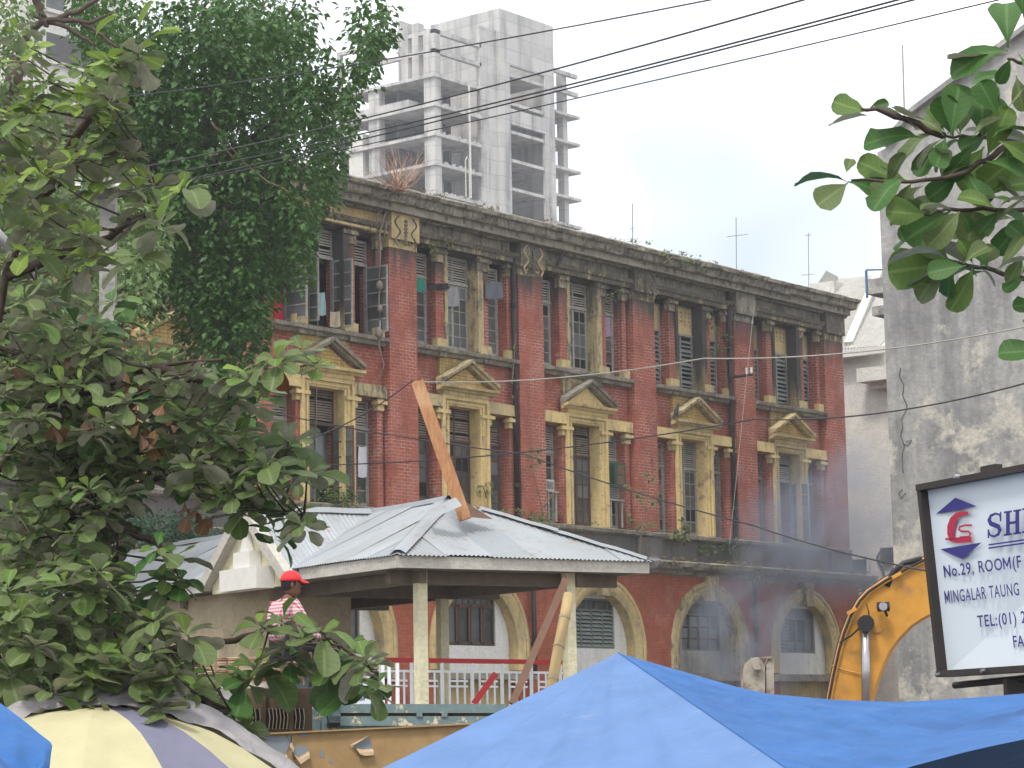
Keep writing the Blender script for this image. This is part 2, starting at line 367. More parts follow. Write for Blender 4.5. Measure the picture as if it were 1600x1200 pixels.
for bi, cx in enumerate(CX):
    k = bi-3
    ar = archring(cx, M['yellow_w'] if k not in (3,) else M['grime_y'])
    kb = MB(); a0, a1 = .2, .3
    kb.prism([(cx-a0,-.52,5.6),(cx+a0,-.52,5.6),(cx+a1,-.52,6.42),(cx-a1,-.52,6.42)], (0, .3, 0)); kb.build('keystone', M['grime_y'], RB)
    iw = MB(); holewall(iw, cx-RI-.05, cx+RI+.05, 3.2, 6.2, .06, .2, [(cx-1.12, cx+1.16, 3.98, 5.55)])
    iw.build('arch_infill', M['smoked_pl'] if k == 3 else M['white_pl'], RB)
    lb = MB(); lb.box(cx-RI, cx+RI, .0, .25, 0, 3.196); lb.build('base_wall', M['yellow_w'], RB)
    sl = MB(); sl.box(cx-2.3, cx+2.35, -.62, .0, 2.98, 3.12); sl.box(cx-2.2, cx+2.25, -.5, .0, 3.122, 3.22); sl.build('arch_sill', M['ledge'], RB)
    # window
    x0, x1, z0, z1, y = cx-1.12, cx+1.16, 3.98, 5.55, .14
    typ = GW.get(k, 'case4'); zt = 5.18
    fr = MB(); F = .06; mf = 'ironbar' if typ != 'case4' else 'frame_b'
    fr.box(x0, x1, y-.03, y+.03, z0, z0+F); fr.box(x0, x1, y-.03, y+.03, z1-F, z1); fr.box(x0, x1, y-.03, y+.03, zt-F/2, zt+F/2)
    fr.box(x0, x0+F, y-.031, y+.031, z0, z1); fr.box(x1-F, x1, y-.031, y+.031, z0, z1)
    for q in (1, 2, 3):
        xx = x0+(x1-x0)*q/4; fr.box(xx-F/2, xx+F/2, y-.032, y+.032, z0, zt)
    wd = fr.build('window', M[mf], RB)
    for q in range(1, 8):
        xx = x0+(x1-x0)*q/8; bb = MB(); bb.box(xx-.015, xx+.015, y-.02, y+.0, zt, z1); bb.build('bar', M[mf], wd)
    pn = MB(); pn.box(x0, x1, y+.04, y+.05, zt, z1); pn.build('pane', M['glass'], wd)
    for q in range(4):
        xa, xb = x0+(x1-x0)*q/4+F/2, x0+(x1-x0)*(q+1)/4-F/2
        if typ == 'jalousie' or (typ == 'mixed' and q == 0):
            sm = MB(); sm.add([(xa-(xa+xb)/2,-.03,-.05),(xb-(xa+xb)/2,-.03,-.05),(xb-(xa+xb)/2,.05,.04),(xa-(xa+xb)/2,.05,.04)], [(0,1,2,3)]); sm.prism([(xa-(xa+xb)/2,-.03,-.05),(xb-(xa+xb)/2,-.03,-.05),(xb-(xa+xb)/2,.05,.04),(xa-(xa+xb)/2,.05,.04)], (0, .008, 0.01))
            me = sm.mesh('slat', M['jal'])
            for j in range(9):
                inst('louvre_slat', me, ((xa+xb)/2, y-.02, z0+.11+j*.122), wd, rot=(jit(.1), 0, 0))
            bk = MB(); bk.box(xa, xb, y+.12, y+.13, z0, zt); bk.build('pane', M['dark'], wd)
        elif typ == 'dark' or (typ == 'mixed' and q in (1, 2)):
            for r in range(3):
                za, zb = z0+.05+r*.37, z0+.05+(r+1)*.37-.03
                bk = MB(); bk.box(xa, xb, y+.03, y+.036, za, zb); bk.build('pane', M['glass'] if typ == 'dark' or r == 0 else M['dark'], wd)
        else:
            bk = MB(); bk.box(xa+.04, xb-.04, y+.01, y+.016, z0+.06, zt-.05); bk.build('pane', M['glass'], wd)
            lf = MB()
            for (u0, u1, v0, v1) in ((xa, xb, z0+.03, z0+.1), (xa, xb, zt-.09, zt-.02), (xa, xa+.05, z0+.03, zt-.02), (xb-.05, xb, z0+.03, zt-.02)):
                lf.box(u0, u1, y-.05, y-.033, v0, v1)
            lf.build('casement', M[mf], wd)

# long mouldings: swept profile with chipped, uneven edges
def moulding(name, prof, x0, x1, mat, amp=.02, step=.2, seed=0, gaps=(), par=None):
    n = max(2, int((x1-x0)/step)); P = []
    for i in range(n+1):
        x = x0+(x1-x0)*i/n; row = []
        for j, (y, z) in enumerate(prof):
            e = amp*(noise.noise(Vector((x*1.7, j*.6, seed)))+.6*noise.noise(Vector((x*6, j*2, seed+3))))
            row.append((x, y+e*1.3, z+e))
        P.append(row)
    m_ = MB(); m_.grid([list(r) for r in P])
    nb = len(prof)
    m_.f.append(tuple(range(nb-1, -1, -1))); m_.m.append(0); m_.f.append(tuple(n*nb+k for k in range(nb))); m_.m.append(0)
    return m_.build(name, mat, par or RB)
moulding('cornice', [(.3,16.36),(-.02,16.36),(-.06,16.44),(-.16,16.47),(-.17,16.62),(-.42,16.64),(-.46,16.7),(-.5,16.84),(-.62,16.88),(-.66,16.98),(-.62,17.0),(-.4,17.02),(.0,17.12),(.5,17.13),(.5,16.74)], XL-.3, XR+.38, M['grime'], .045, .12, 1)
moulding('parapet', [(-.02,17.0),(-.02,17.22),(.05,17.26),(.35,17.26),(.38,17.0)], XL, 28.2, M['ledge'], .04, .2, 8)
dm = MB(); dm.box(-.07, .07, -.3, -.15, 16.48, 16.6)
dme = dm.mesh('dentil', M['grime_y']); i = 0
dx = []
x = XL+.2
while x < XR:
    dx.append(x); x += .42
for x in dx:
    if rnd.random() < .85: inst('dentil', dme, (x, jit(.01), jit(.01)), RB)
moulding('architrave', [(.28,15.74),(.02,15.74),(.0,15.86),(-.06,15.9),(-.1,16.02),(.04,16.06),(.28,16.07)], XL, XR-.05, M['grime_y'], .025, .2, 2)
fz = MB(); fz.box(7.8, XR-.02, .14, .296, 16.0, 16.36); fz.build('frieze', M['grime'], RB); fz = MB(); fz.box(XL, 7.79, .14, .296, 16.0, 16.36); fz.build('frieze', M['yellow_w'], RB); fz = MB(); fz.box(-2.9, 7.75, -.02, .27, 15.77, 15.84); fz.build('frieze_fillet', M['yellow_w'], RB)
moulding('ledge', [(.28,7.58),(.0,7.6),(-.1,7.66),(-.12,7.76),(.0,7.8),(.28,7.81)], XL, XR, M['ledge'], .025, .2, 4)
dd = MB(); dd.box(XL, XR+.02, .08, .29, 6.8, 7.6); dd.build('dado', M['dado'], RB)
moulding('string_course', [(.0,6.36),(-.33,6.38),(-.42,6.44),(-.46,6.52),(-.7,6.58),(-.78,6.66),(-.82,6.78),(-.7,6.83),(.08,6.86)], XL-.2, XR+.6, M['ledge'], .035, .18, 5)

# pilasters with their capitals
orn = {1: 'patch', 2: 'scroll', 3: 'scroll', 4: 'plain', 5: 'ybrick'}
for k in range(-2, 6):
    xr = 3+6*k; xl = xr-1.22
    if k == 5: xl = xr-1.3
    z1 = 15.4
    pb = MB(); pb.box(xl, xr, 0, .29, 7.82, z1)
    pb.build('pilaster', M['brick'], RB)
    pd = MB(); pd.box(xl-.06, xr+.05, -.05, .075, 6.86, 7.6); pd.build('pedestal', M['dado'], RB)
    cp = MB(); cp.box(xl-.0, xr+.0, -.02, .29, z1+.002, 16.37); cp.box(xl+.001, xr-.001, -.13, -.021, z1+.25, 16.45)
    co = cp.build('capital', M['yellow_w'] if orn.get(k) in ('patch',) else M['grime_y'] if orn.get(k) != 'plain' else M['grime'], RB)
    if orn.get(k) == 'scroll' or k == 1:
        for sx in (-1, 1):
            for par in (0, 1):
                pts = []
                cxp = (xl+xr)/2+sx*.36
                if par == 0:
                    for i in range(22):
                        t = i/21; pts.append((cxp+sx*.11*math.sin(t*PI*3.2), -.14, 15.45+t*.88))
                else:
                    for i in range(16):
                        a = i/15*PI*2.6; r = .11-.004*i; pts.append((cxp-sx*.07+r*math.cos(a)*sx, -.05, 15.62+r*math.sin(a)))
                tb = MB(); tb.tube(pts, .026, 5); tb.build('scroll_ornament', M['yellow_w' if k == 2 else 'grime_y'], co)
        for q in range(7):
            lf = MB(); z = 15.55+q*.11; cx = (xl+xr)/2
            lf.prism([(cx-.09,-.13,z),(cx,-.13,z-.07),(cx+.09,-.13,z),(cx,-.13,z+.06)], (0,-.03,0)); lf.build('leaf_ornament', M['grime_y'], co)

# windows of the upper storeys
slat_cache = {}
def slatmesh(wd_, mat):
    key = (round(wd_, 3), mat)
    if key not in slat_cache:
        s_ = MB(); s_.prism([(-wd_/2,-.028,-.02),(-wd_/2,-.022,-.03),(-wd_/2,.03,.022),(-wd_/2,.024,.03)], (wd_, 0, 0)); slat_cache[key] = s_.mesh('louvre_slat', M[mat])
    return slat_cache[key]
def upper_window(k, which, x0, x1, z0, z1, zl, jal=False, openl=(), boarded=False, brown=False, void=False):
    y = .56; F = .055; fm = M['frame_b' if brown else 'frame']; fr = MB()
    fr.box(x0, x0+F, y-.04, y+.04, z0, z1); fr.box(x1-F, x1, y-.04, y+.04, z0, z1)
    fr.box(x0+F, x1-F, y-.039, y+.039, z1-F, z1); fr.box(x0+F, x1-F, y-.039, y+.039, z0, z0+F)
    fr.box(x0-.02, x1+.02, y-.07, y+.045, zl-.04, zl+.03)
    w0, w1 = x0+F, x1-F; cx = (x0+x1)/2
    mid = which == 'mid'
    if not boarded and mid: fr.box(cx-.025, cx+.025, y-.041, y+.03, zl, z1-F)
    o = fr.build('window', fm, RB)
    sm = 'slat_b' if brown else 'slat'
    if boarded:
        b_ = MB(); b_.box(w0, w1, y-.02, y+.02, zl+.03, z1-F); b_.build('panel', M['yellow'] if mid else M['yellow_w'], o)
        if mid:
            gr = MB()
            for i in range(6):
                for j in range(3):
                    xx = w0+.12+i*(w1-w0-.24)/5; zz = z1-.5+j*.14; gr.box(xx-.035, xx+.035, y-.03, y-.02, zz-.035, zz+.035)
            gr.build('pierced_vent', M['grime'], o, kind='stuff')
    else:
        n = int((z1-zl-.1)/.068); me = slatmesh(w1-w0, sm)
        for j in range(n):
            if rnd.random() < .05: continue
            if mid: inst('louvre_slat', me, (cx, y, zl+.07+j*(z1-zl-.13)/max(1, n-1)), o, rot=(jit(.12), jit(.006), 0))
        if not mid:
            sb = MB()
            for j in range(n):
                z = zl+.07+j*(z1-zl-.13)/max(1, n-1); dz = jit(.008)
                sb.prism([(w0,y-.028,z-.02+dz),(w0,y-.022,z-.03+dz),(w0,y+.03,z+.022+dz),(w0,y+.024,z+.03+dz)], (w1-w0, 0, 0))
            sb.build('louvre_slats', M[sm], o, kind='stuff')
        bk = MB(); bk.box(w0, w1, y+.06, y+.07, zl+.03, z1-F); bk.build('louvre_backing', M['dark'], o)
    if jal:
        halves = ((w0, cx-.03), (cx+.03, w1)) if mid else ((w0, w1),)
        if mid:
            st = MB(); st.box(cx-.03, cx+.03, y-.042, y+.035, z0+F, zl-.04); st.build('mullion', fm, o)
        for a, b in halves:
            s_ = MB(); s_.prism([(-(b-a)/2,-.05,-.05),(-(b-a)/2,-.044,-.055),(-(b-a)/2,.05,.05),(-(b-a)/2,.044,.055)], (b-a, 0, 0)); me = s_.mesh('jalousie_slat', M['jal'])
            n = int((zl-z0-.15)/.15)
            for j in range(n):
                inst('jalousie_slat', me, ((a+b)/2, y+.01, z0+.14+j*(zl-z0-.2)/n), o, rot=(jit(.3), 0, 0))
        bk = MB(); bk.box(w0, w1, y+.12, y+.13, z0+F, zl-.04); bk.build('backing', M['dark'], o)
        return o
    if void:                                        # leaf pushed inward: black sheet for the unlit gap beside a sliver of door
        lf = MB(); lf.box(w0, w0+.16, y-.03, y+.01, z0+F, zl-.05); lf.build('casement', fm, o)
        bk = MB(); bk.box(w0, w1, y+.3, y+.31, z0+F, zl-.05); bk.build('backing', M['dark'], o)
        lf = MB(); lf.obox((w1-.02, y+.02, z0+F), (-.1, .7, 0), (.03, 0, 0), (0, 0, zl-z0-.15)); lf.build('inward_casement', fm, o); return o
    # casements
    leaves = ((w0, cx), (cx, w1)) if mid else ((w0, w1),)
    for li, (a, b) in enumerate(leaves):
        is_open = li in openl
        rows = 5; S = .05
        z0_, z1_ = z0+F, zl-.05
        if is_open:
            ang = math.radians(82 if li == 0 else 100) if mid else math.radians(95)
            hx = a if (mid and li == 0) else b
            sgn = 1 if hx == a else -1
            dv = Vector((math.cos(ang)*sgn, -abs(math.sin(ang)), 0)); base = Vector((hx, y-.05, 0)); wd2 = b-a; nn = Vector((-dv.y, dv.x, 0))*.02
            lf = MB()
            def bar(u0, u1, za, zb, off=0):
                lf.obox(base+dv*u0+nn*(-1-off)+ZZ*za, dv*(u1-u0), nn*(2+2*off), ZZ*(zb-za))
            zo0, zo1 = z0_, z1_-.0
            bar(0, S, zo0, zo1); bar(wd2-S, wd2, zo0, zo1); bar(S, wd2-S, zo0, zo0+S, -.05); bar(S, wd2-S, zo1-S, zo1, -.05)
            for r in range(1, rows): zz = zo0+(zo1-zo0)*r/rows; bar(S, wd2-S, zz-.018, zz+.018, -.05)
            if mid: bar(wd2/2-.014, wd2/2+.014, zo0+S, zo1-S, -.1)
            lf.build('open_casement', fm, o)
            for r in range(rows):
                za, zb = zo0+(zo1-zo0)*r/rows+.02, zo0+(zo1-zo0)*(r+1)/rows-.02
                pn = MB(); pn.obox(base+dv*S-nn*.1+ZZ*za, dv*(wd2-2*S), nn*.2, ZZ*(zb-za)); pn.build('pane', M['glass'], o)
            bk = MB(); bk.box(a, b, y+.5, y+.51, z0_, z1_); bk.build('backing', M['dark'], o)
            continue
        lf = MB(); ya, yb = y-.03, y+.01
        lf.box(a, a+S, ya, yb, z0_, z1_); lf.box(b-S, b, ya, yb, z0_, z1_); lf.box(a+S, b-S, ya+.001, yb-.001, z0_, z0_+S*1.6); lf.box(a+S, b-S, ya+.001, yb-.001, z1_-S, z1_)
        for r in range(1, rows): zz = z0_+(z1_-z0_)*r/rows; lf.box(a+S, b-S, ya+.002, yb-.002, zz-.016, zz+.016)
        if mid: lf.box((a+b)/2-.013, (a+b)/2+.013, ya+.004, yb-.004, z0_+S, z1_-S)
        lf.build('casement', fm, o)
        for r in range(rows):
            za, zb = z0_+(z1_-z0_)*r/rows+.02, z0_+(z1_-z0_)*(r+1)/rows-.02
            mp = M['dark'] if rnd.random() < .1 else M['glass']
            pn = MB(); pn.box(a+S, b-S, y-.008, y-.002, za, zb); pn.build('pane', mp, o)
    return o

OPEN_UP = {(0, 'L'): (0,), (0, 'mid'): (0, 1), (0, 'R'): (0,), (1, 'R'): ()}
OPEN_DN = {(0, 'mid'): (1,), (4, 'mid'): (1,)}
VOID_DN = {(3, 'R'), (4, 'L'), (4, 'R')}
for bi, x in enumerate(BAYS):
    k = bi-3
    if k < -2: continue
    c = x+2.24
    SIDES = (('L', x+.15, x+1.05), ('mid', x+1.5, x+2.98), ('R', x+3.5, x+4.4))
    for nme, a, b in SIDES:
        up_j = k in (3, 4)
        upper_window(k, nme, a, b, 12.79, 15.65 if nme == 'mid' else 15.55, 14.66 if up_j else 14.84, jal=up_j, boarded=up_j, openl=OPEN_UP.get((k, nme), ()))
        upper_window(k, nme, a, b, 7.83, 11.07 if nme == 'mid' else 10.89, 10.08, openl=OPEN_DN.get((k, nme), ()), void=(k, nme) in VOID_DN, brown=(k in (0, 1, 2) and nme == 'mid') or k == 1)
    up = k >= 0
    # brick piers between the windows, both storeys
    for a, b in ((1.05, 1.42), (3.06, 3.5), (4.4, 4.62)):
        pz = MB(); pz.box(x+a, x+b, .17, .296, 13.0, 15.3); pz.build('pier', M['brick'], RB)
        pz = MB(); pz.box(x+a, x+b, .16, .296, 7.82, 10.6); pz.build('pier', M['brick'], RB)
        cz = MB(); cz.box(x+a-.03, x+b+.03, .12, .297, 15.302, 15.74); cz.box(x+a-.08, x+b+.08, .06, .295, 15.55, 15.66); cz.build('pier_capital', M['grime_y'], RB)
        bz = MB(); bz.box(x+a-.05, x+b+.05, .08, .297, 12.74, 12.998); bz.build('pier_base', M['yellow_w'], RB)
        cz = MB(); cz.box(x+a-.03, x+b+.02, .11, .297, 10.602, 10.94); cz.box(x+a-.1, x+b+.08, .02, .295, 10.78, 10.88); cz.build('pier_capital', M['yellow'], RB)
    # upper surround strips
    for a, b in ((1.4, 1.53), (2.95, 3.2)):
        sp = MB(); sp.box(x+a, x+b, .1, .525, 12.78, 15.72); sp.build('window_surround', M['grime_y'] if k in (1, 2) else M['ybrick_up'], RB)
    # lower surround: stepped moulding in a frame
    sr = MB(); holewall(sr, x+1.2, x+3.28, 7.82, 11.3, .1, .525, [(x+1.525, x+2.955, 7.82, 11.04)])
    so_ = sr.build('door_surround', M['yellow'] if k < 4 else M['yellow_w'], RB)
    s2 = MB(); holewall(s2, x+1.16, x+3.32, 7.82, 11.34, .03, .099, [(x+1.27, x+3.21, 7.82, 11.22)]); s2.build('architrave_band', M['yellow'] if k < 4 else M['yellow_w'], so_)
    s3 = MB(); holewall(s3, x+1.38, x+3.1, 7.82, 11.15, .065, .099, [(x+1.43, x+3.05, 7.82, 11.1)]); s3.build('architrave_band', M['yellow'] if k < 4 else M['yellow_w'], so_)
    ml = M['yellow_w'] if k == 1 else M['yellow']
    for a, b in ((.02, 1.155), (3.325, 4.7)):
        lt = MB(); lt.box(x+a, x+b, .04, .297, 10.96, 11.3); lt.build('lintel', M['grime_y'] if (k == 1 and a < 1) or (k == 0 and a > 1) else ml, RB)
    # pediment
    pm = M['yellow'] if k in (0, 2) else M['yellow_w']
    pd = MB(); pd.box(c-1.05, c+1.05, .0, .297, 11.34, 11.5); pd.build('pediment_base', pm, RB)
    moulding('pediment_cornice', [(.1,11.44),(-.06,11.46),(-.1,11.52),(-.2,11.54),(-.22,11.62),(.1,11.64)], c-1.3, c+1.3, pm, .012, .2, 6+k)
    tp = MB(); tp.prism([(c-1.05,.05,11.642),(c+1.05,.05,11.642),(c,.05,12.2)], (0, .24, 0)); tp.build('tympanum', M['ybrick'] if k != 2 else M['yellow'], RB)
    for sg in (-1, 1):
        rk = MB(); n = 10; P = []
        for i in range(n+1):
            t = i/n; bx, bz_ = c+sg*1.32*(1-t), 11.63+.66*t
            row = []
            for (y, dz) in ((.1, -.02), (-.1, -.02), (-.13, .05), (-.22, .06), (-.24, .15), (.1, .17)):
                e = .014*noise.noise(Vector((bx*5, dz*9, k)))
                row.append((bx, y+e, bz_+dz+e))
            P.append(row)
        rk.grid(P if sg > 0 else P); nb = 6
        rk.f.append(tuple(range(nb))); rk.m.append(0); rk.build('raking_cornice', M['ledge'] if k in (0, 2) else M['grime_y'] if k in (1, 3) else M['yellow_w'], RB)
    # panel between pediment and upper sill
    pn = MB(); pn.box(c-1.02, c+1.04, .19, .297, 11.35, 12.5); pn.build('spandrel_panel', M['grime_y'] if k == 2 else M['ybrick'], RB)
    sl = moulding('window_sill', [(.29,12.46),(.1,12.48),(.06,12.56),(-.06,12.6),(-.08,12.7),(.06,12.735),(.5,12.77)], x+.02, x+4.72, M['ledge'], .02, .15, 20+k)
    for a in (1.2, 3.28):
        ms = MB(); ms.box(x+a-.16, x+a+.16, .02, .297, 12.46, 12.75); ms.build('sill_block', M['ledge'], RB)

# rain pipes with collars
for x, zt, zb in ((13.62, 16.4, 7.8), (25.55, 16.5, 7.8), (13.62, 6.35, 3.0), (25.78, 6.35, 3.2)):
    y = .06 if zt > 10 else -.5
    pp = MB(); pp.tube([(x, y, zb), (x, y, zt)], .085 if zt > 10 else .075, 10); po = pp.build('downpipe', M['pipe'], RB, smooth=True)
    z = zb+1
    while z < zt-.3:
        cc = MB(); cc.tube([(x, y, z), (x, y, z+.12)], .11, 10); cc.build('collar', M['pipe'], po); z += 1.85
# ------------------------------------------------------------------ unfinished concrete tower
TC = pw(679.4, 162, 250); xt, yt = TC.x, TC.y
def tz(z): return (z-1.6)*1.25+1.6
UT = thing('unfinished_tower', 'unfinished raw concrete tower frame rising behind the red brick building', 'building', (xt, yt, 0))
def tb(name, mb, mat='conc', **kw): return mb.build(name, M[mat], UT, **kw)
def bxx(name, x0, x1, y0, y1, z0, z1, mat='conc'):
    m_ = MB(); m_.box(xt+x0, xt+x1, yt+y0, yt+y1, z0, z1); return tb(name, m_, mat)
LV = [tz(56.4-2.55*i) for i in range(0, 12)]
for i, z in enumerate(LV):
    e = .0
    m_ = MB(); m_.box(xt-.3, xt+7.6, yt-.2, yt+12.5, z-.34, z); fs = tb('floor_slab', m_)
    m_ = MB(); m_.box(xt+20.15, xt+25.2, yt-.2, yt+12, z-.3, z); tb('floor_slab', m_)
    # rubble and starter bars on the edges
    if i:
        for q in range(9):
            rb = MB(); xx = xt+.6+q*.8+jit(.3); h = rnd.uniform(.08, .3); rb.box(xx, xx+rnd.uniform(.12, .4), yt-.15, yt+.1, z, z+h); rb.build('rubble_block', M['conc'], UT)
for x0, y0 in ((-.0, .0), (0, 7.9), (0, 12.3)):
    bxx('column', x0, x0+1.0, y0, y0+1.5, 0, tz(60.4) if y0 == 0 else LV[0])
for x0, x1, y0 in ((23.1, 23.9, .6), (23.1, 23.9, 8.5)):
    bxx('column', x0, x1, y0, y0+.9, 0, tz(60.3))
# inner walls give the storeys a back, mostly coloured dark to read as shade
for i, z in enumerate(LV[:-1]):
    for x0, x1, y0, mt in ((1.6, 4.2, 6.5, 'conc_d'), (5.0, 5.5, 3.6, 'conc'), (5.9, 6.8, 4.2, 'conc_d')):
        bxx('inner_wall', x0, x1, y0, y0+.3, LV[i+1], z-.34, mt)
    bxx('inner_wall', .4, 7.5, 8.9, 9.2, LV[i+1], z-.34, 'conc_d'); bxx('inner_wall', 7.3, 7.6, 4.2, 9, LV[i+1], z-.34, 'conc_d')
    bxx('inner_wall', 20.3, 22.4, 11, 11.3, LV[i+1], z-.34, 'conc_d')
# lift core: solid upper part, slabs and openings on the front
HT = tz(63.95)
bxx('core_wall', 7.62, 12.1, 0, .5, 0, tz(63.5)-1.9)
m_ = MB(); m_.box(xt+10.5, xt+20.14, yt-.5, yt-.01, tz(59.1), HT); tb('core_wall', m_)
m_ = MB(); m_.box(xt+10.5, xt+12.2, yt-.5, yt-.01, 0, tz(59.1)); tb('core_wall', m_)
m_ = MB(); m_.box(xt+18.4, xt+20.14, yt-.5, yt-.01, 0, tz(59.1)); tb('core_wall', m_)
m_ = MB(); m_.box(xt+12.2, xt+18.4, yt-.45, yt-.01, tz(53.8), tz(55.2)); tb('core_wall', m_)
m_ = MB(); m_.box(xt+10.5, xt+11.0, yt, yt+9, 0, HT-.01); tb('core_side_wall', m_)
m_ = MB(); m_.box(xt+19.6, xt+20.13, yt, yt+9, 0, HT-.01); tb('core_side_wall', m_)
m_ = MB(); m_.box(xt+10.5, xt+20.14, yt+9.001, yt+9.4, 0, HT-.01); tb('core_wall', m_)
for i in range(-1, 11):
    z = tz(56.4-2.55*i)-.7
    if abs(z-tz(54.5)) < 1.2: continue
    m_ = MB(); m_.box(xt+12.2, xt+18.4, yt-.3, yt+8.9, z-.35, z); tb('floor_slab', m_)
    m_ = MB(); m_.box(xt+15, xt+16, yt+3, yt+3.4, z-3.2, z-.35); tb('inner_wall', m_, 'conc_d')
# open frame above the roof slab
for zz in (60.35, 58.65):
    m_ = MB(); m_.box(xt+.0, xt+7.9, yt, yt+.5, tz(zz)-.45, tz(zz)); tb('beam', m_)
    m_ = MB(); m_.box(xt+.02, xt+.5, yt+.5, yt+14, tz(zz)-.4, tz(zz)); tb('beam', m_)
    m_ = MB(); m_.box(xt+20.15, xt+25.1, yt-.1, yt+.35, tz(zz-.05)-.45, tz(zz-.05)); tb('beam', m_)
for y0 in (2.2, 3.7): 
    m_ = MB(); m_.box(xt, xt+1.0, yt+y0, yt+y0+.9, LV[0], tz(61.2)); tb('stub_wall', m_)
m_ = MB(); m_.box(xt+4.5, xt+10.49, yt+8.6, yt+9.0, LV[0], tz(63.2)); tb('stub_wall', m_)
bxx('column', 0, .5, 13.5, 14, LV[0], tz(60.3))
# balcony slab and white lift housing at the left
m_ = MB(); m_.box(xt-.1, xt+1.5, yt+3.6, yt+13.5, LV[1], LV[1]+1.0); tb('balcony_parapet', m_)
m_ = MB(); m_.box(xt+.0, xt+2.8, yt+10.3, yt+13.6, tz(44), tz(52.6)); tb('stair_wall', m_, 'cream')
for zz in LV[1:5]:
    m_ = MB(); m_.box(xt+.2, xt+3, yt+12.6, yt+18, zz-.3, zz); tb('floor_slab', m_)
for a, b in ((4.0, 0), (3.2, 1)):
    pass
pl = MB(); pl.tube([(xt+5, yt-.6, LV[4]), (xt+5, yt-.6, LV[0]-.4)], .12, 6); tb('scaffold_pipe', pl, 'cream')
pl = MB(); pl.tube([(xt+4.2, yt-.6, LV[4]), (xt+4.2, yt-.6, LV[3]+.8), (xt+4.5, yt-.6, LV[3]+1.3), (xt+4.8, yt-.6, LV[3]+.8), (xt+4.8, yt-.6, LV[4])], .06, 6); tb('scaffold_pipe', pl, 'cream')

# ------------------------------------------------------------------ white building beyond the corner
d0 = XR+7.0
WB = thing('white_building', 'cream white building with a pale sheet roof just beyond the end of the red building', 'building', (d0, 6, 0))
ze = onx(1372, 545, d0).z
a = onx(1318, 590, d0); b_ = onx(1420, 590, d0)
# wall facing the camera: plane x = d0 running along y
m_ = MB(); m_.box(d0, d0+12, -8.0, 6.2, 0, ze-.1); m_.build('wall', M['cream'], WB)
def Pd(px, py, dx=0): return onx(px, py, d0+dx)
e0 = Pd(1300, 558, -.4); e1 = Pd(1379, 538, -.4)
r0 = Pd(1255, 440, 3.8); r1 = Pd(1400, 470, 3.8)
hipt = Pd(1318, 478, 1.2)
# lean-to roof with corrugations, and the larger slope behind the hip line
def corr_sheet(name, A, B, C, D, n, amp, mat, parent, sub=3):
    # A-B eave, D-C ridge; waves run along A-B
    A, B, C, D = map(Vector, (A, B, C, D)); nrm = (B-A).cross(D-A).normalized()
    if nrm.z < 0: nrm = -nrm
    P = []
    for i in range(n*4+1):
        t = i/(n*4); h = amp*math.sin(i*PI/2)
        P.append([(A.lerp(B, t)).lerp(D.lerp(C, t), s_/sub)+nrm*h for s_ in range(sub+1)])
    m_ = MB(); m_.grid(P); return m_.build(name, mat, parent)
yA, yB = e1.y-.6, e0.y+4
zr = Pd(1350, 447, 6).z
corr_sheet('roof_sheet', (d0-.5, yB, ze+.25), (d0-.5, yA+.7, ze), (d0+6, yA+.7, ze+4.1), (d0+6, yB, ze+4.3), 44, .07, M['roofwhite'], WB)
m_ = MB(); m_.beam((d0-.3, e1.y+1.6, ze+.3), (d0+5.5, yB-3, ze+4.4), .35, .18); m_.build('hip_cap', M['cream'], WB)
m_ = MB(); m_.box(d0-.62, d0-.4, yA, yB, ze-.28, ze+.0); m_.build('eave_board', M['cream'], WB)
q0, q1 = Pd(1338, 578, -.9), Pd(1400, 560, -.9)
m_ = MB(); m_.box(d0-.9, d0-.01, q1.y-1, q0.y, q0.z-.5, q0.z+.05); m_.box(d0-.5, d0-.02, q1.y-1, q0.y-.4, q0.z-.75, q0.z-.501); m_.build('window_hood', M['cream'], WB)
v0 = onx(1292, 452, d0+5)
m_ = MB(); m_.box(d0+4.6, d0+5.4, v0.y-.6, v0.y+.6, ze+2.5, v0.z+.25)
m_.build('roof_ventilator', M['cream'], WB)
m_ = MB(); m_.prism([(d0+4.3, v0.y-1, v0.z+.2), (d0+5, v0.y, v0.z+.7), (d0+5.7, v0.y+1, v0.z+.2), (d0+5, v0.y, v0.z+.1)], (0, 0, .12)); m_.build('ventilator_cap', M['roofwhite'], WB)
u0 = Pd(1388, 868)
m_ = MB(); m_.box(d0-.2, d0-.01, u0.y-.25, u0.y+.25, u0.z-.3, u0.z+.3); m_.build('meter_box', M['pipe'], WB)
m_ = MB(); pts = [Pd(x_, y_, -.1) for x_, y_ in ((1386,866),(1374,863),(1370,873),(1379,890),(1382,905),(1373,914),(1352,921),(1340,925))]
m_.tube(pts, .05, 6); m_.build('cable', M['pipe'], WB)
m_ = MB(); m_.tube([Pd(1356, 873, -.1), Pd(1357, 905, -.1)], .06, 6); m_.build('small_pipe', M['cream'], WB)
m_ = MB(); n0 = Pd(1352, 893, -.05); m_.box(d0-.06, d0-.01, n0.y-.1, n0.y+1.1, n0.z-.2, n0.z+.5); m_.build('vent_grille', M['dark'], WB)

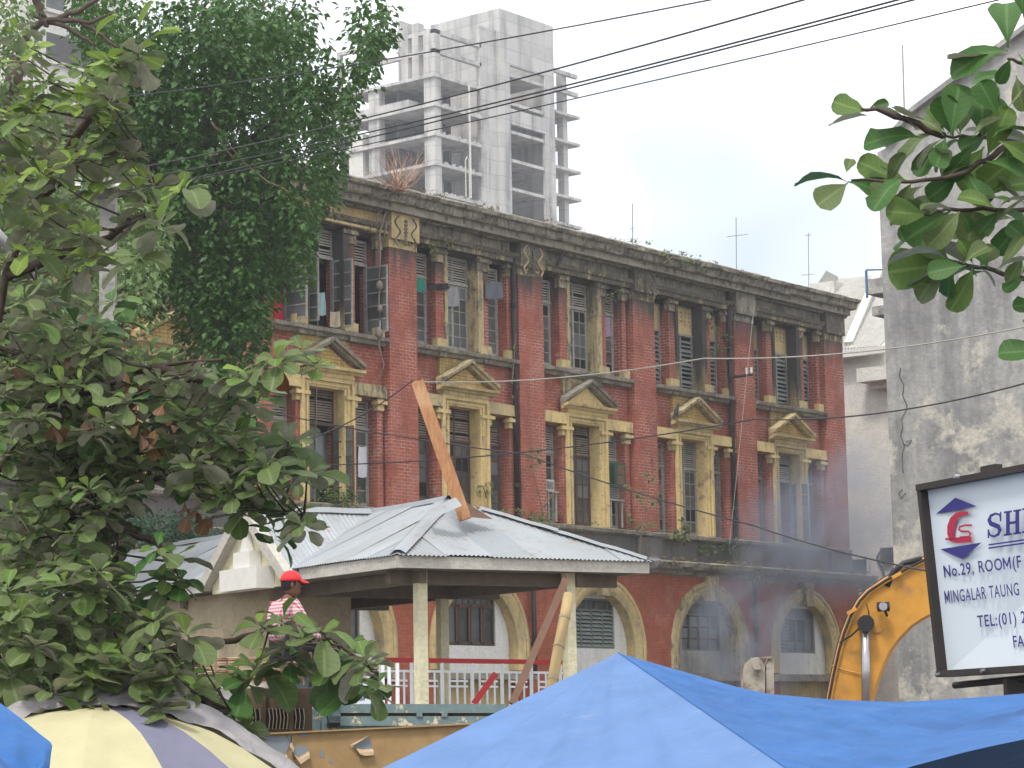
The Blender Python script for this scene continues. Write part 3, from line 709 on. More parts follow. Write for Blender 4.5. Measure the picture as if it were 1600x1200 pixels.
# ------------------------------------------------------------------ grey gable wall at the right
GA = pw(1387, 900, 75)
GB_ = thing('grey_gabled_building', 'tall mould streaked grey cement gable wall filling the right edge', 'building', (GA.x, GA.y, 0))
gx = GA.x
def Gp(px, py): return onx(px, py, gx)
gp = [Gp(1401, 1100), Gp(1371, 238), Gp(1383, 232), Gp(1428, 178), Gp(1516, 112), Gp(1600, 52)]
zt_ = [p for p in gp]
pl_ = [Vector((gx, gp[0].y, 0)), Vector((gx, gp[1].y, gp[1].z)), gp[2], gp[3], gp[4], gp[5], Vector((gx, gp[5].y-2.5, gp[5].z+1.2)), Vector((gx, gp[5].y-9, gp[5].z-2)), Vector((gx, gp[5].y-9, 0))]
pl_[0].y = pl_[1].y
m_ = MB(); m_.prism(pl_, (9, 0, 0)); m_.build('wall', M['wallgrey'], GB_)
m_ = MB()
cpts = [p+Vector((-.12, 0, .0)) for p in pl_[2:7]]
for i in range(len(cpts)-1): m_.beam(cpts[i]+Vector((.3, 0, .08)), cpts[i+1]+Vector((.3, 0, .08)), .8, .16)
m_.build('gable_coping', M['wallgrey'], GB_)
for i, (pts_, r_) in enumerate(([[(1408,575),(1406,588),(1413,601),(1411,618),(1418,634),(1416,642),(1409,655),(1411,668),(1408,680),(1414,697),(1410,712),(1412,740)], .011], [[(1416,690),(1425,688),(1420,696),(1412,694)], .012], [[(1411,765),(1405,770),(1409,778),(1416,770)], .012])):
    m_ = MB(); m_.tube([Gp(*p)+Vector((-.03, 0, 0)) for p in pts_], r_, 4); m_.build('crack_root', M['pipe'], GB_)
# balcony fragment sticking out behind the top left edge
bq = onx(1366, 440, gx+3)
m_ = MB(); m_.box(gx+2.5, gx+4, bq.y-1.5, bq.y, bq.z-.5, bq.z); m_.box(gx+2.6, gx+4, bq.y-1.5, bq.y-.1, bq.z-1.2, bq.z-.9); m_.build('balcony', M['wallgrey'], GB_)
m_ = MB(); m_.tube([(gx+2.5, bq.y, bq.z-.6), (gx+2.5, bq.y, bq.z+.3)], .05, 6); m_.tube([(gx+2.5, bq.y, bq.z+.32), (gx+4, bq.y-1.5, bq.z+.36)], .03, 5); m_.build('blue_pipe', simple('faded_blue_pipe', (.1, .2, .35)), GB_)

# ------------------------------------------------------------------ far white block at top left
FA = pw(120, 140, 190)
FB = thing('far_white_block', 'white plastered block with a dark window seen through the tree at top left', 'building', (FA.x, FA.y, 0))
def fbp(px, py): return ony(px, py, FA.y)
a, b_ = fbp(30, 60), fbp(205, 60); top = fbp(120, -120).z
m_ = MB(); m_.box(a.x, b_.x, FA.y, FA.y+12, 0, top); m_.build('wall', M['cream'], FB)
for (u0_, v0_, u1_, v1_) in ((72, -5, 100, 12), (128, 35, 140, 44), (72, 75, 165, 92)):
    p_, q_ = fbp(u0_, v1_), fbp(u1_, v0_); m_ = MB(); m_.box(p_.x, q_.x, FA.y-.08, FA.y-.01, p_.z, q_.z); wv = m_.build('window', M['glass'] if v1_ < 60 else M['conc_d'], FB)
    m_ = MB(); m_.box(p_.x-.3, q_.x+.3, FA.y-.3, FA.y-.02, p_.z-.35, p_.z-.05); m_.build('window_sill', M['cream'], FB)

# ------------------------------------------------------------------ antennas
M['metal'] = simple('dull_grey_metal', (.3, .3, .31), .5, .4)
def antenna(px, py0, py1, y, label, arms=()):
    b_ = ony(px, py1, y); t_ = ony(px, py0, y); o = thing('antenna', label, 'antenna', b_)
    m_ = MB(); m_.tube([b_-Vector((0, 0, .6)), t_], .02, 5); m_.build('mast', M['metal'], o)
    for (ax, ay, bx, by) in arms:
        m_ = MB(); m_.tube([ony(ax, ay, y), ony(bx, by, y)], .014, 5); m_.build('arm', M['metal'], o)
antenna(988, 318, 372, 3, 'thin antenna with a short bent arm, the left one on the dark parapet', ((985, 358, 990, 356),))
antenna(1150, 340, 415, 3, 'antenna with one long crossbar standing on the middle of the parapet', ((1136, 370, 1168, 366),))
antenna(1263, 364, 445, 7, 'antenna with a square panel on top near the end of the cornice', ((1258, 368, 1268, 367), (1252, 430, 1272, 428)))
def mast_at(px, py0, py1):
    b_ = onx(px+3, py1, gx+2); t_ = onx(px, py0, gx+2); o = thing('lightning_rod', 'long thin rod rising above the shoulder of the grey gable wall', 'rod', b_)
    m_ = MB(); m_.tube([b_-Vector((0, 0, .5)), t_], .03, 5); m_.build('mast', M['metal'], o)
mast_at(1410, 70, 190)

# ------------------------------------------------------------------ overhead lines and poles
M['wire'] = simple('black_cable', (.03, .03, .035), .6, b=0)
M['wire_p'] = simple('pale_cable', (.33, .32, .28), .6, b=0)
def wire(label, pts, mat='wire', r=.009, sag=.12, name='power_line', group=None):
    P = [pw(*p) for p in pts]; Q = []
    for i in range(len(P)-1):
        for t in range(14): s_ = t/14; Q.append(P[i].lerp(P[i+1], s_)-Vector((0, 0, sag*4*s_*(1-s_))))
    Q.append(P[-1]); m_ = MB(); m_.tube(Q, r, 5); return tag(m_.build(name, M[mat]), label, 'cable', group)
wire('highest black overhead line crossing the tree and the tower top', [(150, 156, 26), (1140, -6, 14)], r=.0055, sag=.06)
wire('second black overhead line from the top, crossing the tower below its blank wall', [(160, 272, 26), (1290, -10, 13)], r=.0065, sag=.08)
wire('upper line of the close pair of black overhead lines running across the tower windows', [(155, 290, 26), (1440, -10, 12.5)], r=.0065, sag=.08)
wire('lower line of the close pair of black overhead lines running across the tower windows', [(150, 312, 26), (1450, -6, 12.5)], r=.006, sag=.04)
wire('lowest and thinnest black overhead line reaching the top right corner', [(110, 318, 26), (1585, -6, 12)], r=.0045, sag=.05)
wire('pale cable slung across the upper windows towards the grey wall', [(648, 596, 40), (1100, 560, 33), (1620, 507, 28)], 'wire_p', .0095, .12)
wire('dark cable crossing the pediments and the grey wall', [(480, 727, 42), (1180, 655, 36), (1620, 594, 28)], 'wire', .011, .15)
wire('dark cable falling to the right over the ground cornice towards the boom', [(400, 640, 44), (820, 710, 40), (1180, 822, 34), (1480, 898, 26)], 'wire', .011, .05)
wire('short dark cable rising to the top of the leaning plank', [(470, 690, 40), (645, 594, 40)], 'wire', .012, .12)
wire('thin pale wire hanging in front of the pilaster at right', [(1178, 480, 60), (1140, 850, 60)], 'wire_p', .007, 0, 'hanging_wire')
wire('thin grey cord hanging down past the open window left of the rooted pilaster', [(499, 350, 55), (492, 790, 55)], 'wire_p', .007, 0, 'hanging_wire')

M['pole'] = plaster('whitened_concrete_pole', (.42, .41, .38), (.12, .12, .11), .8, .42, .6, None, 2.2)
UP = thing('utility_pole', 'whitish concrete utility pole with a crossarm behind the left leaves', 'pole', (pw(176, 560, 26).x, pw(176, 560, 26).y, 0))
t_ = pw(170, 262, 26); b_ = Vector((t_.x, t_.y, 0))
m_ = MB(); m_.beam(b_, t_, .17, .14, up=FH); m_.build('shaft', M['pole'], UP)
for (x0, y0, x1, y1) in ((108, 306, 218, 300),):
    m_ = MB(); m_.beam(pw(x0, y0, 25.8), pw(x1, y1, 25.8), .1, .08); m_.build('crossarm', M['pipe'], UP)
for xx in (122, 150, 185, 208):
    p_ = pw(xx, 298, 25.8); m_ = MB(); m_.tube([p_, p_+ZZ*.05, p_+ZZ*.07, p_+ZZ*.14], [.03, .05, .03, .045], 8); m_.build('insulator', M['white_pl'], UP)
m_ = MB(); m_.tube([pw(-30, 335, 22), pw(4, 375, 22), pw(50, 432, 22.3)], [.05, .05, .045], 8)
tag(m_.build('street_lamp_arm', M['metal'], smooth=True), 'plain grey steel tube slanting in at the left edge behind the leaves', 'lamp arm')
# iron bracket with insulators on the pilaster
p0, p1 = ony(1140, 590, -.0), ony(1176, 585, -.9)
IB = thing('line_bracket', 'small iron bracket with two white insulators on the pilaster face at right', 'bracket', p0)
m_ = MB(); m_.tube([p0+Vector((0, .05, 0)), p1], .05, 6); m_.build('arm', M['pipe'], IB)
for s_ in (.75, .95):
    q = p0.lerp(p1, s_); m_ = MB(); m_.tube([q, q+ZZ*.12, q+ZZ*.16, q+ZZ*.25], [.03, .05, .035, .05], 8); m_.build('insulator', M['white_pl'], IB)
# ------------------------------------------------------------------ platform shelter with corrugated roof
M['zinc'] = None
def zincmat():
    t = NT('corrugated_zinc'); n1 = t.noise(.9, 5); n2 = t.noise(7, 5); oi = t.n('ShaderNodeObjectInfo')
    c = t.mix(t.ramp(oi.outputs['Random'], 0, 1), (.25, .275, .295), (.33, .355, .375))
    c = t.mix(t.ramp(n1, .42, .72), c, (.26, .275, .28)); st = t.noise(2.5, 6, t.mapv(t.pos, (1, 1, 3)), .7); c = t.mix(t.math('MULTIPLY', t.ramp(st, .56, .7), .6), c, (.24, .19, .15)); c = t.mix(t.math('MULTIPLY', t.ramp(n2, .62, .72), .7), c, (.27, .17, .12))
    return t.done(c, .55, .3, .4)
M['zinc'] = zincmat()
M['eave'] = plaster('faded_eave_board', (.5, .48, .43), (.2, .18, .15), .5, .45, .75, None, 1.6)
M['soffit'] = simple('brown_soffit', (.16, .13, .1), .9)
M['postc'] = plaster('cream_post', (.66, .62, .42), (.25, .22, .15), .35, .5, .8, None, 1.2)
M['ochre'] = plaster('ochre_wall', (.36, .30, .20), (.15, .13, .1), .4, .5, .8, None, .7)
A = pw(620, 864, 34)
ang = math.radians(32.8)
uu = RH*math.cos(ang)+FH*math.sin(ang); vv = -RH*math.sin(ang)+FH*math.cos(ang)
zE = A.z; zR = zE+1.02; W = 4.33
def S(u, v, z): p = A+uu*u+vv*v; p.z = z; return p
SH = thing('platform_shelter', 'open shelter with hipped corrugated zinc roof and cream posts in front of the brick building', 'shelter', (A.x, A.y, 0))
LEN = 17.0
def rz(u, v):        # roof height over the plan
    return zE+(zR-zE)*min(u, W-u, v)/(W/2)
PIT = .076
def sheets(name, fpos, L, depth, w=.76, amp=.011):
    """fpos(s, t): point on the slope; s along the eave (0..L), t from eave (0) upward; depth(s) the upslope reach"""
    s0 = 0; k = 0
    while s0 < L-.05:
        s1 = min(L, s0+w+.05); n = max(4, int((s1-s0)/PIT*4)); P = []; off = .006*(k % 2)+jit(.004)+.004; ex = jit(.02); tilt = jit(.006)
        for i in range(n+1):
            s_ = s0+(s1-s0)*i/n; d = max(.02, depth(s_)); h = amp*math.sin(2*PI*s_/PIT)+off; row = []
            for j in range(4):
                p = fpos(s_, -.07+ex+(d+.07-ex)*j/3); row.append(p+ZZ*(h+tilt*j))
            P.append(row)
        m_ = MB(); m_.grid(P); m_.build(name, M['zinc'], SH); s0 += w; k += 1
sl = (zR-zE)/(W/2)
sheets('roof_sheet', lambda s, t: S(s, t, zE+t*sl), W, lambda s: min(s, W-s))                     # near hip
sheets('roof_sheet', lambda s, t: S(t, s, zE+t*sl), LEN, lambda s: min(s, W/2))                  # long left slope
sheets('roof_sheet', lambda s, t: S(W-t, s, zE+t*sl), LEN, lambda s: min(s, W/2))                # long right slope
# eave boards
for a, b_ in (((0, 0), (W, 0)), ((0, 0), (0, 2.9)), ((0, 6.3), (0, LEN)), ((W, 0), (W, LEN))):
    n = 1
    m_ = MB(); p, q = S(*a, zE-.12), S(*b_, zE-.12); m_.beam(p, q, .035, .17); m_.build('eave_board', M['eave'], SH)
m_ = MB()
m_.add([S(.05,.05,zE-.19),S(W-.05,.05,zE-.19),S(W-.05,LEN,zE-.19),S(.05,LEN,zE-.19)], [(0,1,2,3)])
m_.prism([S(.05,.05,zE-.2),S(W-.05,.05,zE-.2),S(W-.05,LEN,zE-.2),S(.05,LEN,zE-.2)], (0,0,.02)); m_.build('soffit', M['soffit'], SH)
for v in (.6, 3.9, 7.5, 11):
    m_ = MB(); m_.beam(S(.2, v, zE-.3), S(W-.2, v, zE-.3), .12, .18); m_.build('roof_beam', M['soffit'], SH)
for u in (.6, 3.3):
    m_ = MB(); m_.beam(S(u, .3, zE-.3), S(u, LEN, zE-.3), .12, .18); m_.build('roof_beam', M['soffit'], SH)
# ridge and hip caps, torn near the apex
def cap(p, q, w=.26):
    p, q = Vector(p), Vector(q); d = (q-p).normalized(); n = d.cross(ZZ).normalized(); P = []
    for i in range(7):
        t = i/6; c_ = p.lerp(q, t)+ZZ*(.045+jit(.008)); dr = .09 if abs(d.z) < .1 else .05
        P.append([c_-n*w/2-ZZ*dr, c_-n*.05, c_+n*.05, c_+n*w/2-ZZ*dr])
    m_ = MB(); m_.grid(P); m_.build('ridge_cap', M['zinc'], SH)
ap = S(W/2, W/2, zR)
cap(S(0, 0, zE), S(.95, .95, zE+.95*sl)); cap(S(.9, .9, zE+.9*sl+.01), S(1.75, 1.75, zE+1.75*sl))
cap(S(W, 0, zE), S(W-1.0, 1.0, zE+1.0*sl)); cap(S(W-.95, .95, zE+.95*sl+.01), S(W-1.8, 1.8, zE+1.8*sl))
for i in range(6): cap(S(W/2, 2.1+i*2.4, zR+.01*(i % 2)), S(W/2, 2.1+i*2.4+2.45, zR+.01*(i % 2)))
# bent flap and bare battens at the torn apex
fl = MB()
fl.grid([[pw(668, 800, 35.3), pw(700, 782, 35.2), pw(712, 777, 35.4)], [pw(672, 812, 35.0), pw(706, 797, 35.0), pw(722, 790, 35.2)]]); fl.build('bent_flap', M['zinc'], SH)
fl = MB(); fl.prism([pw(716, 777, 35.9), pw(770, 811, 35.9), pw(738, 808, 35.6), pw(724, 800, 35.6)], FH*.03); fl.build('torn_underside', simple('bare_rusty_timber', (.12, .07, .045), .9), SH)
fl = MB(); p_ = S(W, 0, zE); fl.grid([[S(W-.1, -.1, zE+.03), S(W+.12, .0, zE-.02), S(W+.1, .15, zE-.13)], [S(W+.18, .02, zE+.06), S(W+.34, .12, zE+.02), S(W+.3, .2, zE-.1)]]); fl.build('bent_flap', M['zinc'], SH)
# posts
for u, v in ((.62, .42), (3.15, .4), (3.2, 4.1), (.62, 7.6), (3.2, 8.0)):
    m_ = MB(); c = S(u, v, 0); m_.add([c+uu*a_*.075+vv*b_*.075 for a_, b_ in ((-1,-1),(1,-1),(1,1),(-1,1))]+[c+uu*a_*.075+vv*b_*.075+ZZ*(zE-.2) for a_, b_ in ((-1,-1),(1,-1),(1,1),(-1,1))],
        [(0,1,5,4),(1,2,6,5),(2,3,7,6),(3,0,4,7)]); m_.build('post', M['postc'], SH)
m_ = MB(); m_.prism([S(-.2, -.2, 1.2), S(W+.2, -.2, 1.2), S(W+.2, LEN, 1.2), S(-.2, LEN, 1.2)], (0, 0, .18)); m_.build('platform', M['conc'], SH)
m_ = MB(); m_.prism([S(.0, 0, 0), S(W, 0, 0), S(W, LEN, 0), S(0, LEN, 0)], (0, 0, 1.196)); m_.build('plinth', M['conc_d'], SH)
# enclosed room with ochre wall
m_ = MB(); m_.prism([S(.3, 4.5, 1.4), S(1.75, 4.5, 1.4), S(1.75, LEN-.3, 1.4), S(.3, LEN-.3, 1.4)], (0, 0, zE-1.62)); m_.build('room_wall', M['ochre'], SH)
m_ = MB(); q = S(1.42, 4.47, 2.35); m_.obox(q, uu*.2, vv*-.02, ZZ*.5); m_.build('window', M['dark'], SH)
# dormer gable
Gv, Gh = 4.35, 1.3
zg0, zg1 = zE-.12, zR-.13
def Gd(v, z, u=-.12): return S(u, v, z)
m_ = MB(); m_.prism([Gd(Gv-Gh, zg0), Gd(Gv+Gh, zg0), Gd(Gv+Gh, zg0-.12), Gd(Gv-Gh, zg0-.12)][::-1], uu*.1); 
m_ = MB(); m_.prism([Gd(Gv-Gh, zg0-.15), Gd(Gv+Gh, zg0-.15), Gd(Gv+Gh, zg0), Gd(Gv, zg1), Gd(Gv-Gh, zg0)], uu*.12); m_.build('gable_wall', M['postc'], SH)
for sg in (-1, 1):
    m_ = MB(); p, q = Gd(Gv+sg*(Gh+.12), zg0-.03, -.2), Gd(Gv, zg1+.08, -.2); m_.beam(p, q, .16, .17); m_.build('barge_board', M['eave'], SH)
    P = []
    n = 56
    L = 2.3
    m_ = MB()
    for i in range(n+1):
        u = -.26+L*i/n; h = .011*math.sin(2*PI*(L*i/n)/PIT)+.03
        P.append([S(u, Gv+sg*(Gh+.2)*(1-t), zg0-.06+(zg1+.16-zg0)*t+h) for t in (0, .5, 1)])
    m_.grid(P); m_.build('roof_sheet', M['zinc'], SH)
cap(S(-.3, Gv, zg1+.1), S(2.0, Gv, zg1+.12))
# stepped white boxes on the gable
M['boxw'] = simple('pale_box_board', (.62, .61, .57), .8, var=.1)
for v0, v1, z0, z1, dp in ((Gv-.85, Gv+.42, zg0-.17, zg0+.16, .3), (Gv-.42, Gv+.14, zg0+.162, zg0+.42, .2)):
    m_ = MB(); m_.obox(S(-.125-dp, v0, z0), uu*dp, vv*(v1-v0), ZZ*(z1-z0)); m_.build('stepped_box', M['boxw'], SH)
m_ = MB(); m_.prism([S(-.24, Gv-.2, zg0+.422), S(-.24, Gv+.08, zg0+.422), S(-.24, Gv-.05, zg0+.74)], uu*.11); m_.build('stepped_box', M['boxw'], SH)

# leaning plank above the roof and the props under it
def grain():
    t = NT('weathered_brown_plank'); d = t.n('ShaderNodeMapping'); t.set(d.inputs[0], t.pos); d.inputs['Rotation'].default_value = (0, .3, .9); d.inputs['Scale'].default_value = (14, 14, .9)
    g = t.noise(2.2, 6, d.outputs[0], .6); n1 = t.noise(2, 4); c = t.mix(t.ramp(g, .35, .65), (.38, .19, .085), (.24, .11, .05)); c = t.mix(t.math('MULTIPLY', t.ramp(n1, .5, .7), .6), c, (.42, .27, .15)); t.bump(g, .4, .01); return t.done(c, .75)
M['plank'] = grain()
M['oldwood'] = simple('rusty_brown_timber', (.16, .09, .06), .8, dirt=(.08, .05, .04), sc=5)
def plank(label, p, q, wpx, d0, d1, mat, name='plank', th=.04):
    P, Q = pw(*p, d0), pw(*q, d1); m_ = MB(); m_.beam(P, Q, wpx/FPX*d0, th, up=FH); return tag(m_.build(name, M[mat]), label, 'plank')
plank('long brown plank leaning out of the torn roof apex against the pilaster', (652, 596), (727, 812), 20, 35.9, 35.5, 'plank')
plank('dark brown timber propped diagonally under the right end of the eave', (884, 905), (800, 1100), 11, 33.6, 32.6, 'oldwood')
m_ = MB()
P = [pw(889, 928, 34), pw(882, 965, 33.9), pw(873, 1010, 33.7), pw(864, 1060, 33.6), pw(858, 1110, 33.5)]
m_.tube(P, .075, 10); bo = m_.build('bamboo_pole', simple('dry_bamboo', (.48, .36, .17), .6, var=.3, sc=3), smooth=True); tag(bo, 'thick yellow bamboo pole propping the shelter corner', 'pole')
for i in range(1, 4):
    m_ = MB(); d_ = (P[i]-P[i-1]).normalized(); m_.tube([P[i]-d_*.015, P[i]+d_*.015], .083, 10); m_.build('node_ring', M['ochre'], bo)

# ------------------------------------------------------------------ white railing with red top rail
M['railw'] = simple('white_rail_paint', (.72, .74, .76), .5, var=.1, dirt=(.35, .3, .27), da=.6, dl=.6, dh=.75)
M['red'] = simple('red_rail_paint', (.45, .03, .035), .5, var=.2)
RL = thing('white_railing', 'white metal railing with a red top rail under the shelter roof', 'railing', pw(600, 1140, 35))
ra, rb_ = pw(590, 1031, 36.2), pw(880, 1035, 37.6)
m_ = MB(); m_.beam(ra, rb_, .06, .07); m_.build('top_rail', M['red'], RL)
ll = (rb_-ra).length; dr = (rb_-ra).normalized()
m_ = MB(); m_.beam(ra-ZZ*.16, rb_-ZZ*.16, .03, .035); m_.build('mid_rail', M['railw'], RL)
t = .05; k = 0
while t < ll:
    big = k % 4 == 0; P0 = ra+dr*t
    m_ = MB(); m_.beam(P0-ZZ*1.0, P0-ZZ*(.03 if big else .17), .055 if big else .03, .055 if big else .03, up=FH); m_.build('bar', M['railw'], RL)
    if k % 4 == 1:
        m_ = MB(); m_.beam(P0-ZZ*.3, P0+dr*.3-ZZ*.3, .03, .03); m_.build('cross_bar', M['railw'], RL)
        m_ = MB(); m_.beam(P0-ZZ*.38, P0+dr*.3-ZZ*.38, .03, .03); m_.build('cross_bar', M['railw'], RL)
    t += .125; k += 1
m_ = MB(); m_.beam(ra-ZZ*.95, rb_-ZZ*.95, .05, .05); m_.build('bottom_rail', M['railw'], RL)
m_ = MB(); m_.beam(pw(740, 1100, 35.8), pw(775, 1052, 35.8), .09, .02, up=FH); tag(m_.build('red_ribbon', M['red']), 'red strip slanting across the white railing bars', 'ribbon')
# second run, left of the post behind the leaves
m_ = MB(); m_.beam(pw(500, 1036, 35), pw(548, 1031, 35.4), .05, .06); tag(m_.build('rail', M['red']), 'short red handrail beside the small notice', 'rail')
rl2 = thing('white_railing', 'low white railing posts behind the small notice board', 'railing', pw(520, 1140, 35))
for xx in (508, 516, 598, 608, 621):
    m_ = MB(); m_.beam(pw(xx, 1032 if xx < 560 else 1036, 35), pw(xx+1, 1130, 35), .05, .05, up=FH); m_.build('bar', M['railw'], rl2)

# ------------------------------------------------------------------ small notice with blurred print
def text_mesh(body, size, xs=1.0, bold=0.0, ext=.002, space=1.0):
    cu = bpy.data.curves.new('lettering', 'FONT'); cu.body = body; cu.size = size; cu.extrude = ext; cu.offset = bold; cu.space_character = space; cu.resolution_u = 3
    ob = bpy.data.objects.new('lettering', cu); COL.objects.link(ob); dg = bpy.context.evaluated_depsgraph_get()
    me = bpy.data.meshes.new_from_object(ob.evaluated_get(dg)); bpy.data.objects.remove(ob); bpy.data.curves.remove(cu)
    me.transform(Matrix.Diagonal((xs, 1, 1, 1))); return me
def place_text(body, org, ex, ey, size, mat, parent, **kw):
    me = text_mesh(body, size, **kw); en = ex.cross(ey).normalized(); ey2 = en.cross(ex).normalized()
    mt = Matrix((ex.normalized(), ey, en)).transposed().to_4x4(); mt.translation = org+en*.002-wloc(parent)
    me.transform(mt); me.materials.clear(); me.materials.append(mat)
    o = bpy.data.objects.new('lettering', me); COL.objects.link(o); o.parent = parent; WL[o.name] = wloc(parent); return o
M['navy'] = simple('navy_ink', (.035, .03, .19), .5, var=.05, b=0)
M['redink'] = simple('red_ink', (.42, .02, .06), .5, var=.05, b=0)
M['signw'] = simple('white_sign_face', (.62, .68, .72), .35, var=.03, sc=2, b=0, dirt=(.45, .47, .48), da=.5, dl=.55, dh=.8)
NB = thing('notice_board', 'small white notice with three lines of dark print beside the railing', 'notice', pw(550, 1140, 29))
c0, c1, c2 = pw(531, 1101, 29), pw(579, 1100, 29), pw(531, 1058, 29)
ex = (c1-c0).normalized(); ey = (c2-c0).normalized()
m_ = MB(); m_.obox(c0, c1-c0, ex.cross(ey)*-.02, c2-c0); m_.build('board', M['signw'], NB)
for i, (tx, yy) in enumerate((('TOWNSHIP, YGN', .225), ('YEIK TOWNSHIP, YANGON', .135), ('TEL: 379347, 252259', .045))):
    place_text(tx, c0+ex*(.02+.02*(i != 1))+ey*yy, ex, ey, .05, M['navy'], NB, xs=.6, bold=.0015)
NB2 = thing('notice_board', 'little white card with a blue triangle mark above the notice', 'notice', pw(525, 1060, 29.5))
c0, c1, c2 = pw(517, 1054, 29.5), pw(532, 1054, 29.5), pw(517, 1041, 29.5)
m_ = MB(); m_.obox(c0, c1-c0, (c1-c0).cross(c2-c0).normalized()*-.02, c2-c0); m_.build('board', M['signw'], NB2)
m_ = MB(); m_.prism([c0+(c1-c0)*.25+(c2-c0)*.45-FH*.01, c0+(c1-c0)*.75+(c2-c0)*.45-FH*.01, c0+(c1-c0)*.5+(c2-c0)*.85-FH*.01], -FH*.004); m_.build('triangle_mark', M['navy'], NB2)

# ------------------------------------------------------------------ tipper truck with flaking green paint
def flaky(name, c, under, sc=3.0, lo=.6, hi=.63):
    t = NT(name); n1 = t.noise(sc, 8, rough=.72); f = t.ramp(n1, lo, hi); n2 = t.noise(sc*3, 5)
    col = t.mix(t.ramp(n2, .3, .8), c, tuple(x*.7 for x in c)); col = t.mix(f, col, under)
    t.bump(t.math('SUBTRACT', 1.0, f), .5, .01); return t.done(col, .7)
M['trgreen'] = flaky('flaking_grey_green_paint', (.15, .215, .215), (.52, .48, .34), 4.5, .57, .6)
M['trbrown'] = simple('brown_truck_steel', (.13, .09, .055), .85, dirt=(.07, .05, .03), sc=3)  # brown steel inside the truck body
TR = thing('tipper_truck', 'tipper truck with flaking grey green body and rusty luggage rack parked before the shelter', 'truck', (pw(560, 1150, 26).x, pw(560, 1150, 26).y, 0))
def tbar(name, x0, y0, x1, y1, d, mat, th=.08, dd=0.0):
    """a plate seen between two pixel corners, th metres deep"""
    a_, b_, c_ = pw(x0, y1, d), pw(x1, y1, d+dd), pw(x0, y0, d); m_ = MB(); m_.obox(a_, b_-a_, FH*th, c_-a_); return m_.build(name, M[mat], TR)
tbar('side_rail', 515, 1100, 790, 1114, 26, 'trgreen', .1)
tbar('side_panel', 532, 1114, 790, 1120, 26.08, 'trbrown', .03)
tbar('side_rail', 515, 1119, 790, 1134, 26, 'trgreen', .1)
tbar('side_panel', 532, 1134, 790, 1175, 26.06, 'trgreen', .04)
for xx in (651, 690): tbar('side_stake', xx, 1113.5, xx+9, 1120, 25.98, 'trgreen', .06)
tbar('corner_post', 488, 1056, 501, 1146, 26, 'trgreen', .12)
tbar('corner_post', 502, 1056, 513, 1146, 25.96, 'oldish' if False else 'trgreen', .14)
tbar('tail_panel', 513.5, 1056, 532, 1146, 26, 'trgreen', .1)
tbar('header_board', 425, 1056, 488, 1074, 26.05, 'trgreen', .1)
tbar('rack_base', 300, 1067, 487, 1075, 26.1, 'boxw', .3)
# inner back wall with slots
tbar('bulkhead', 360, 1074, 495, 1150, 26.6, 'trbrown', .05)
for i, (x0, x1) in enumerate(((391, 405), (420, 448), (461, 474))):
    tbar('slot', x0, 1108, x1, 1138, 26.57, 'dark', .02)
    n = int((x1-x0)/5)
    for j in range(n+1):
        xx = x0+(x1-x0)*j/max(1, n); pts = [pw(xx, 1107, 26.5), pw(xx+2, 1122, 26.47), pw(xx, 1139, 26.5)]
        m_ = MB(); m_.tube(pts, .008, 4); m_.build('slot_rib', M['ochre'], TR)
for x0 in (409, 452): tbar('bulkhead_rib', x0, 1075, x0+6, 1146, 26.5, 'trbrown', .08)
tbar('rubber_stop', 511, 1129, 531, 1137, 25.9, 'dark', .08)
m_ = MB(); m_.tube([pw(506, 1072, 25.9), pw(509, 1110, 25.85), pw(514, 1130, 25.85)], .012, 5); m_.build('hose', M['wire'], TR)
# white rounded cab corner
P = []
prof = [(318, 1076), (340, 1078), (358, 1081), (371, 1088), (380, 1099), (385, 1112), (388, 1128), (389, 1145)]
for i in range(4):
    P.append([pw(x_-i*1.5, y_+i*.4, 26.2+i*.35) for x_, y_ in prof])
m_ = MB(); m_.grid(P); fr_ = [p for p in P[0]]+[pw(318, 1150, 26.2)]
m_.add(fr_, [tuple(range(len(fr_)))]); m_.build('cab', simple('white_cab_paint', (.72, .74, .70), .3, var=.06, spec=.5), TR, smooth=False)
# body and wheels lower down, hidden from the street by the stalls
for xx in (420, 700):
    c = pw(xx, 1150, 26.6); c.z = .5; m_ = MB(); m_.tube([c-FH*.15, c+FH*.15], .5, 20); wh = m_.build('wheel', M['dark'], TR)
    m_ = MB(); m_.tube([c-FH*.17, c-FH*.14], .25, 14); m_.build('rim', M['metal'], wh)
c0_, c1_ = pw(400, 1150, 26.6), pw(780, 1150, 26.6); c0_.z = c1_.z = .85
m_ = MB(); m_.beam(c0_, c1_, .9, .2); m_.build('chassis', M['trbrown'], TR)
# luggage rack of rusty bars
RKm = simple('rusty_cream_bar', (.42, .32, .2), .8, dirt=(.14, .07, .045), sc=14, da=1, dl=.4, dh=.6)
for y_ in (1030, 1038, 1048, 1058):
    m_ = MB(); m_.tube([pw(300, y_+3, 25.6), pw(400, y_, 25.6), pw(496, y_, 25.6)], .012, 5); m_.build('rack_bar', RKm, TR)
    m_ = MB(); m_.tube([pw(300, y_-1, 26.6), pw(486, y_-3, 26.6)], .011, 5); m_.build('rack_bar', RKm, TR)
for xx in (303, 320, 337, 355, 372, 396, 418, 440, 456, 475, 494):
    m_ = MB(); m_.tube([pw(xx, 1028, 25.6), pw(xx, 1070, 25.6)], .012, 5); m_.build('rack_bar', RKm, TR)
m_ = MB(); m_.tube([pw(365, 1062, 26), pw(470, 1061, 26)], .02, 5); m_.build('rack_bar', M['red'], TR)
# seat boards
m_ = MB(); m_.obox(pw(400, 1024, 25.8), pw(480, 1024, 25.8)-pw(400, 1024, 25.8), FH*.6, ZZ*.03); m_.build('rack_board', M['oldwood'], TR)

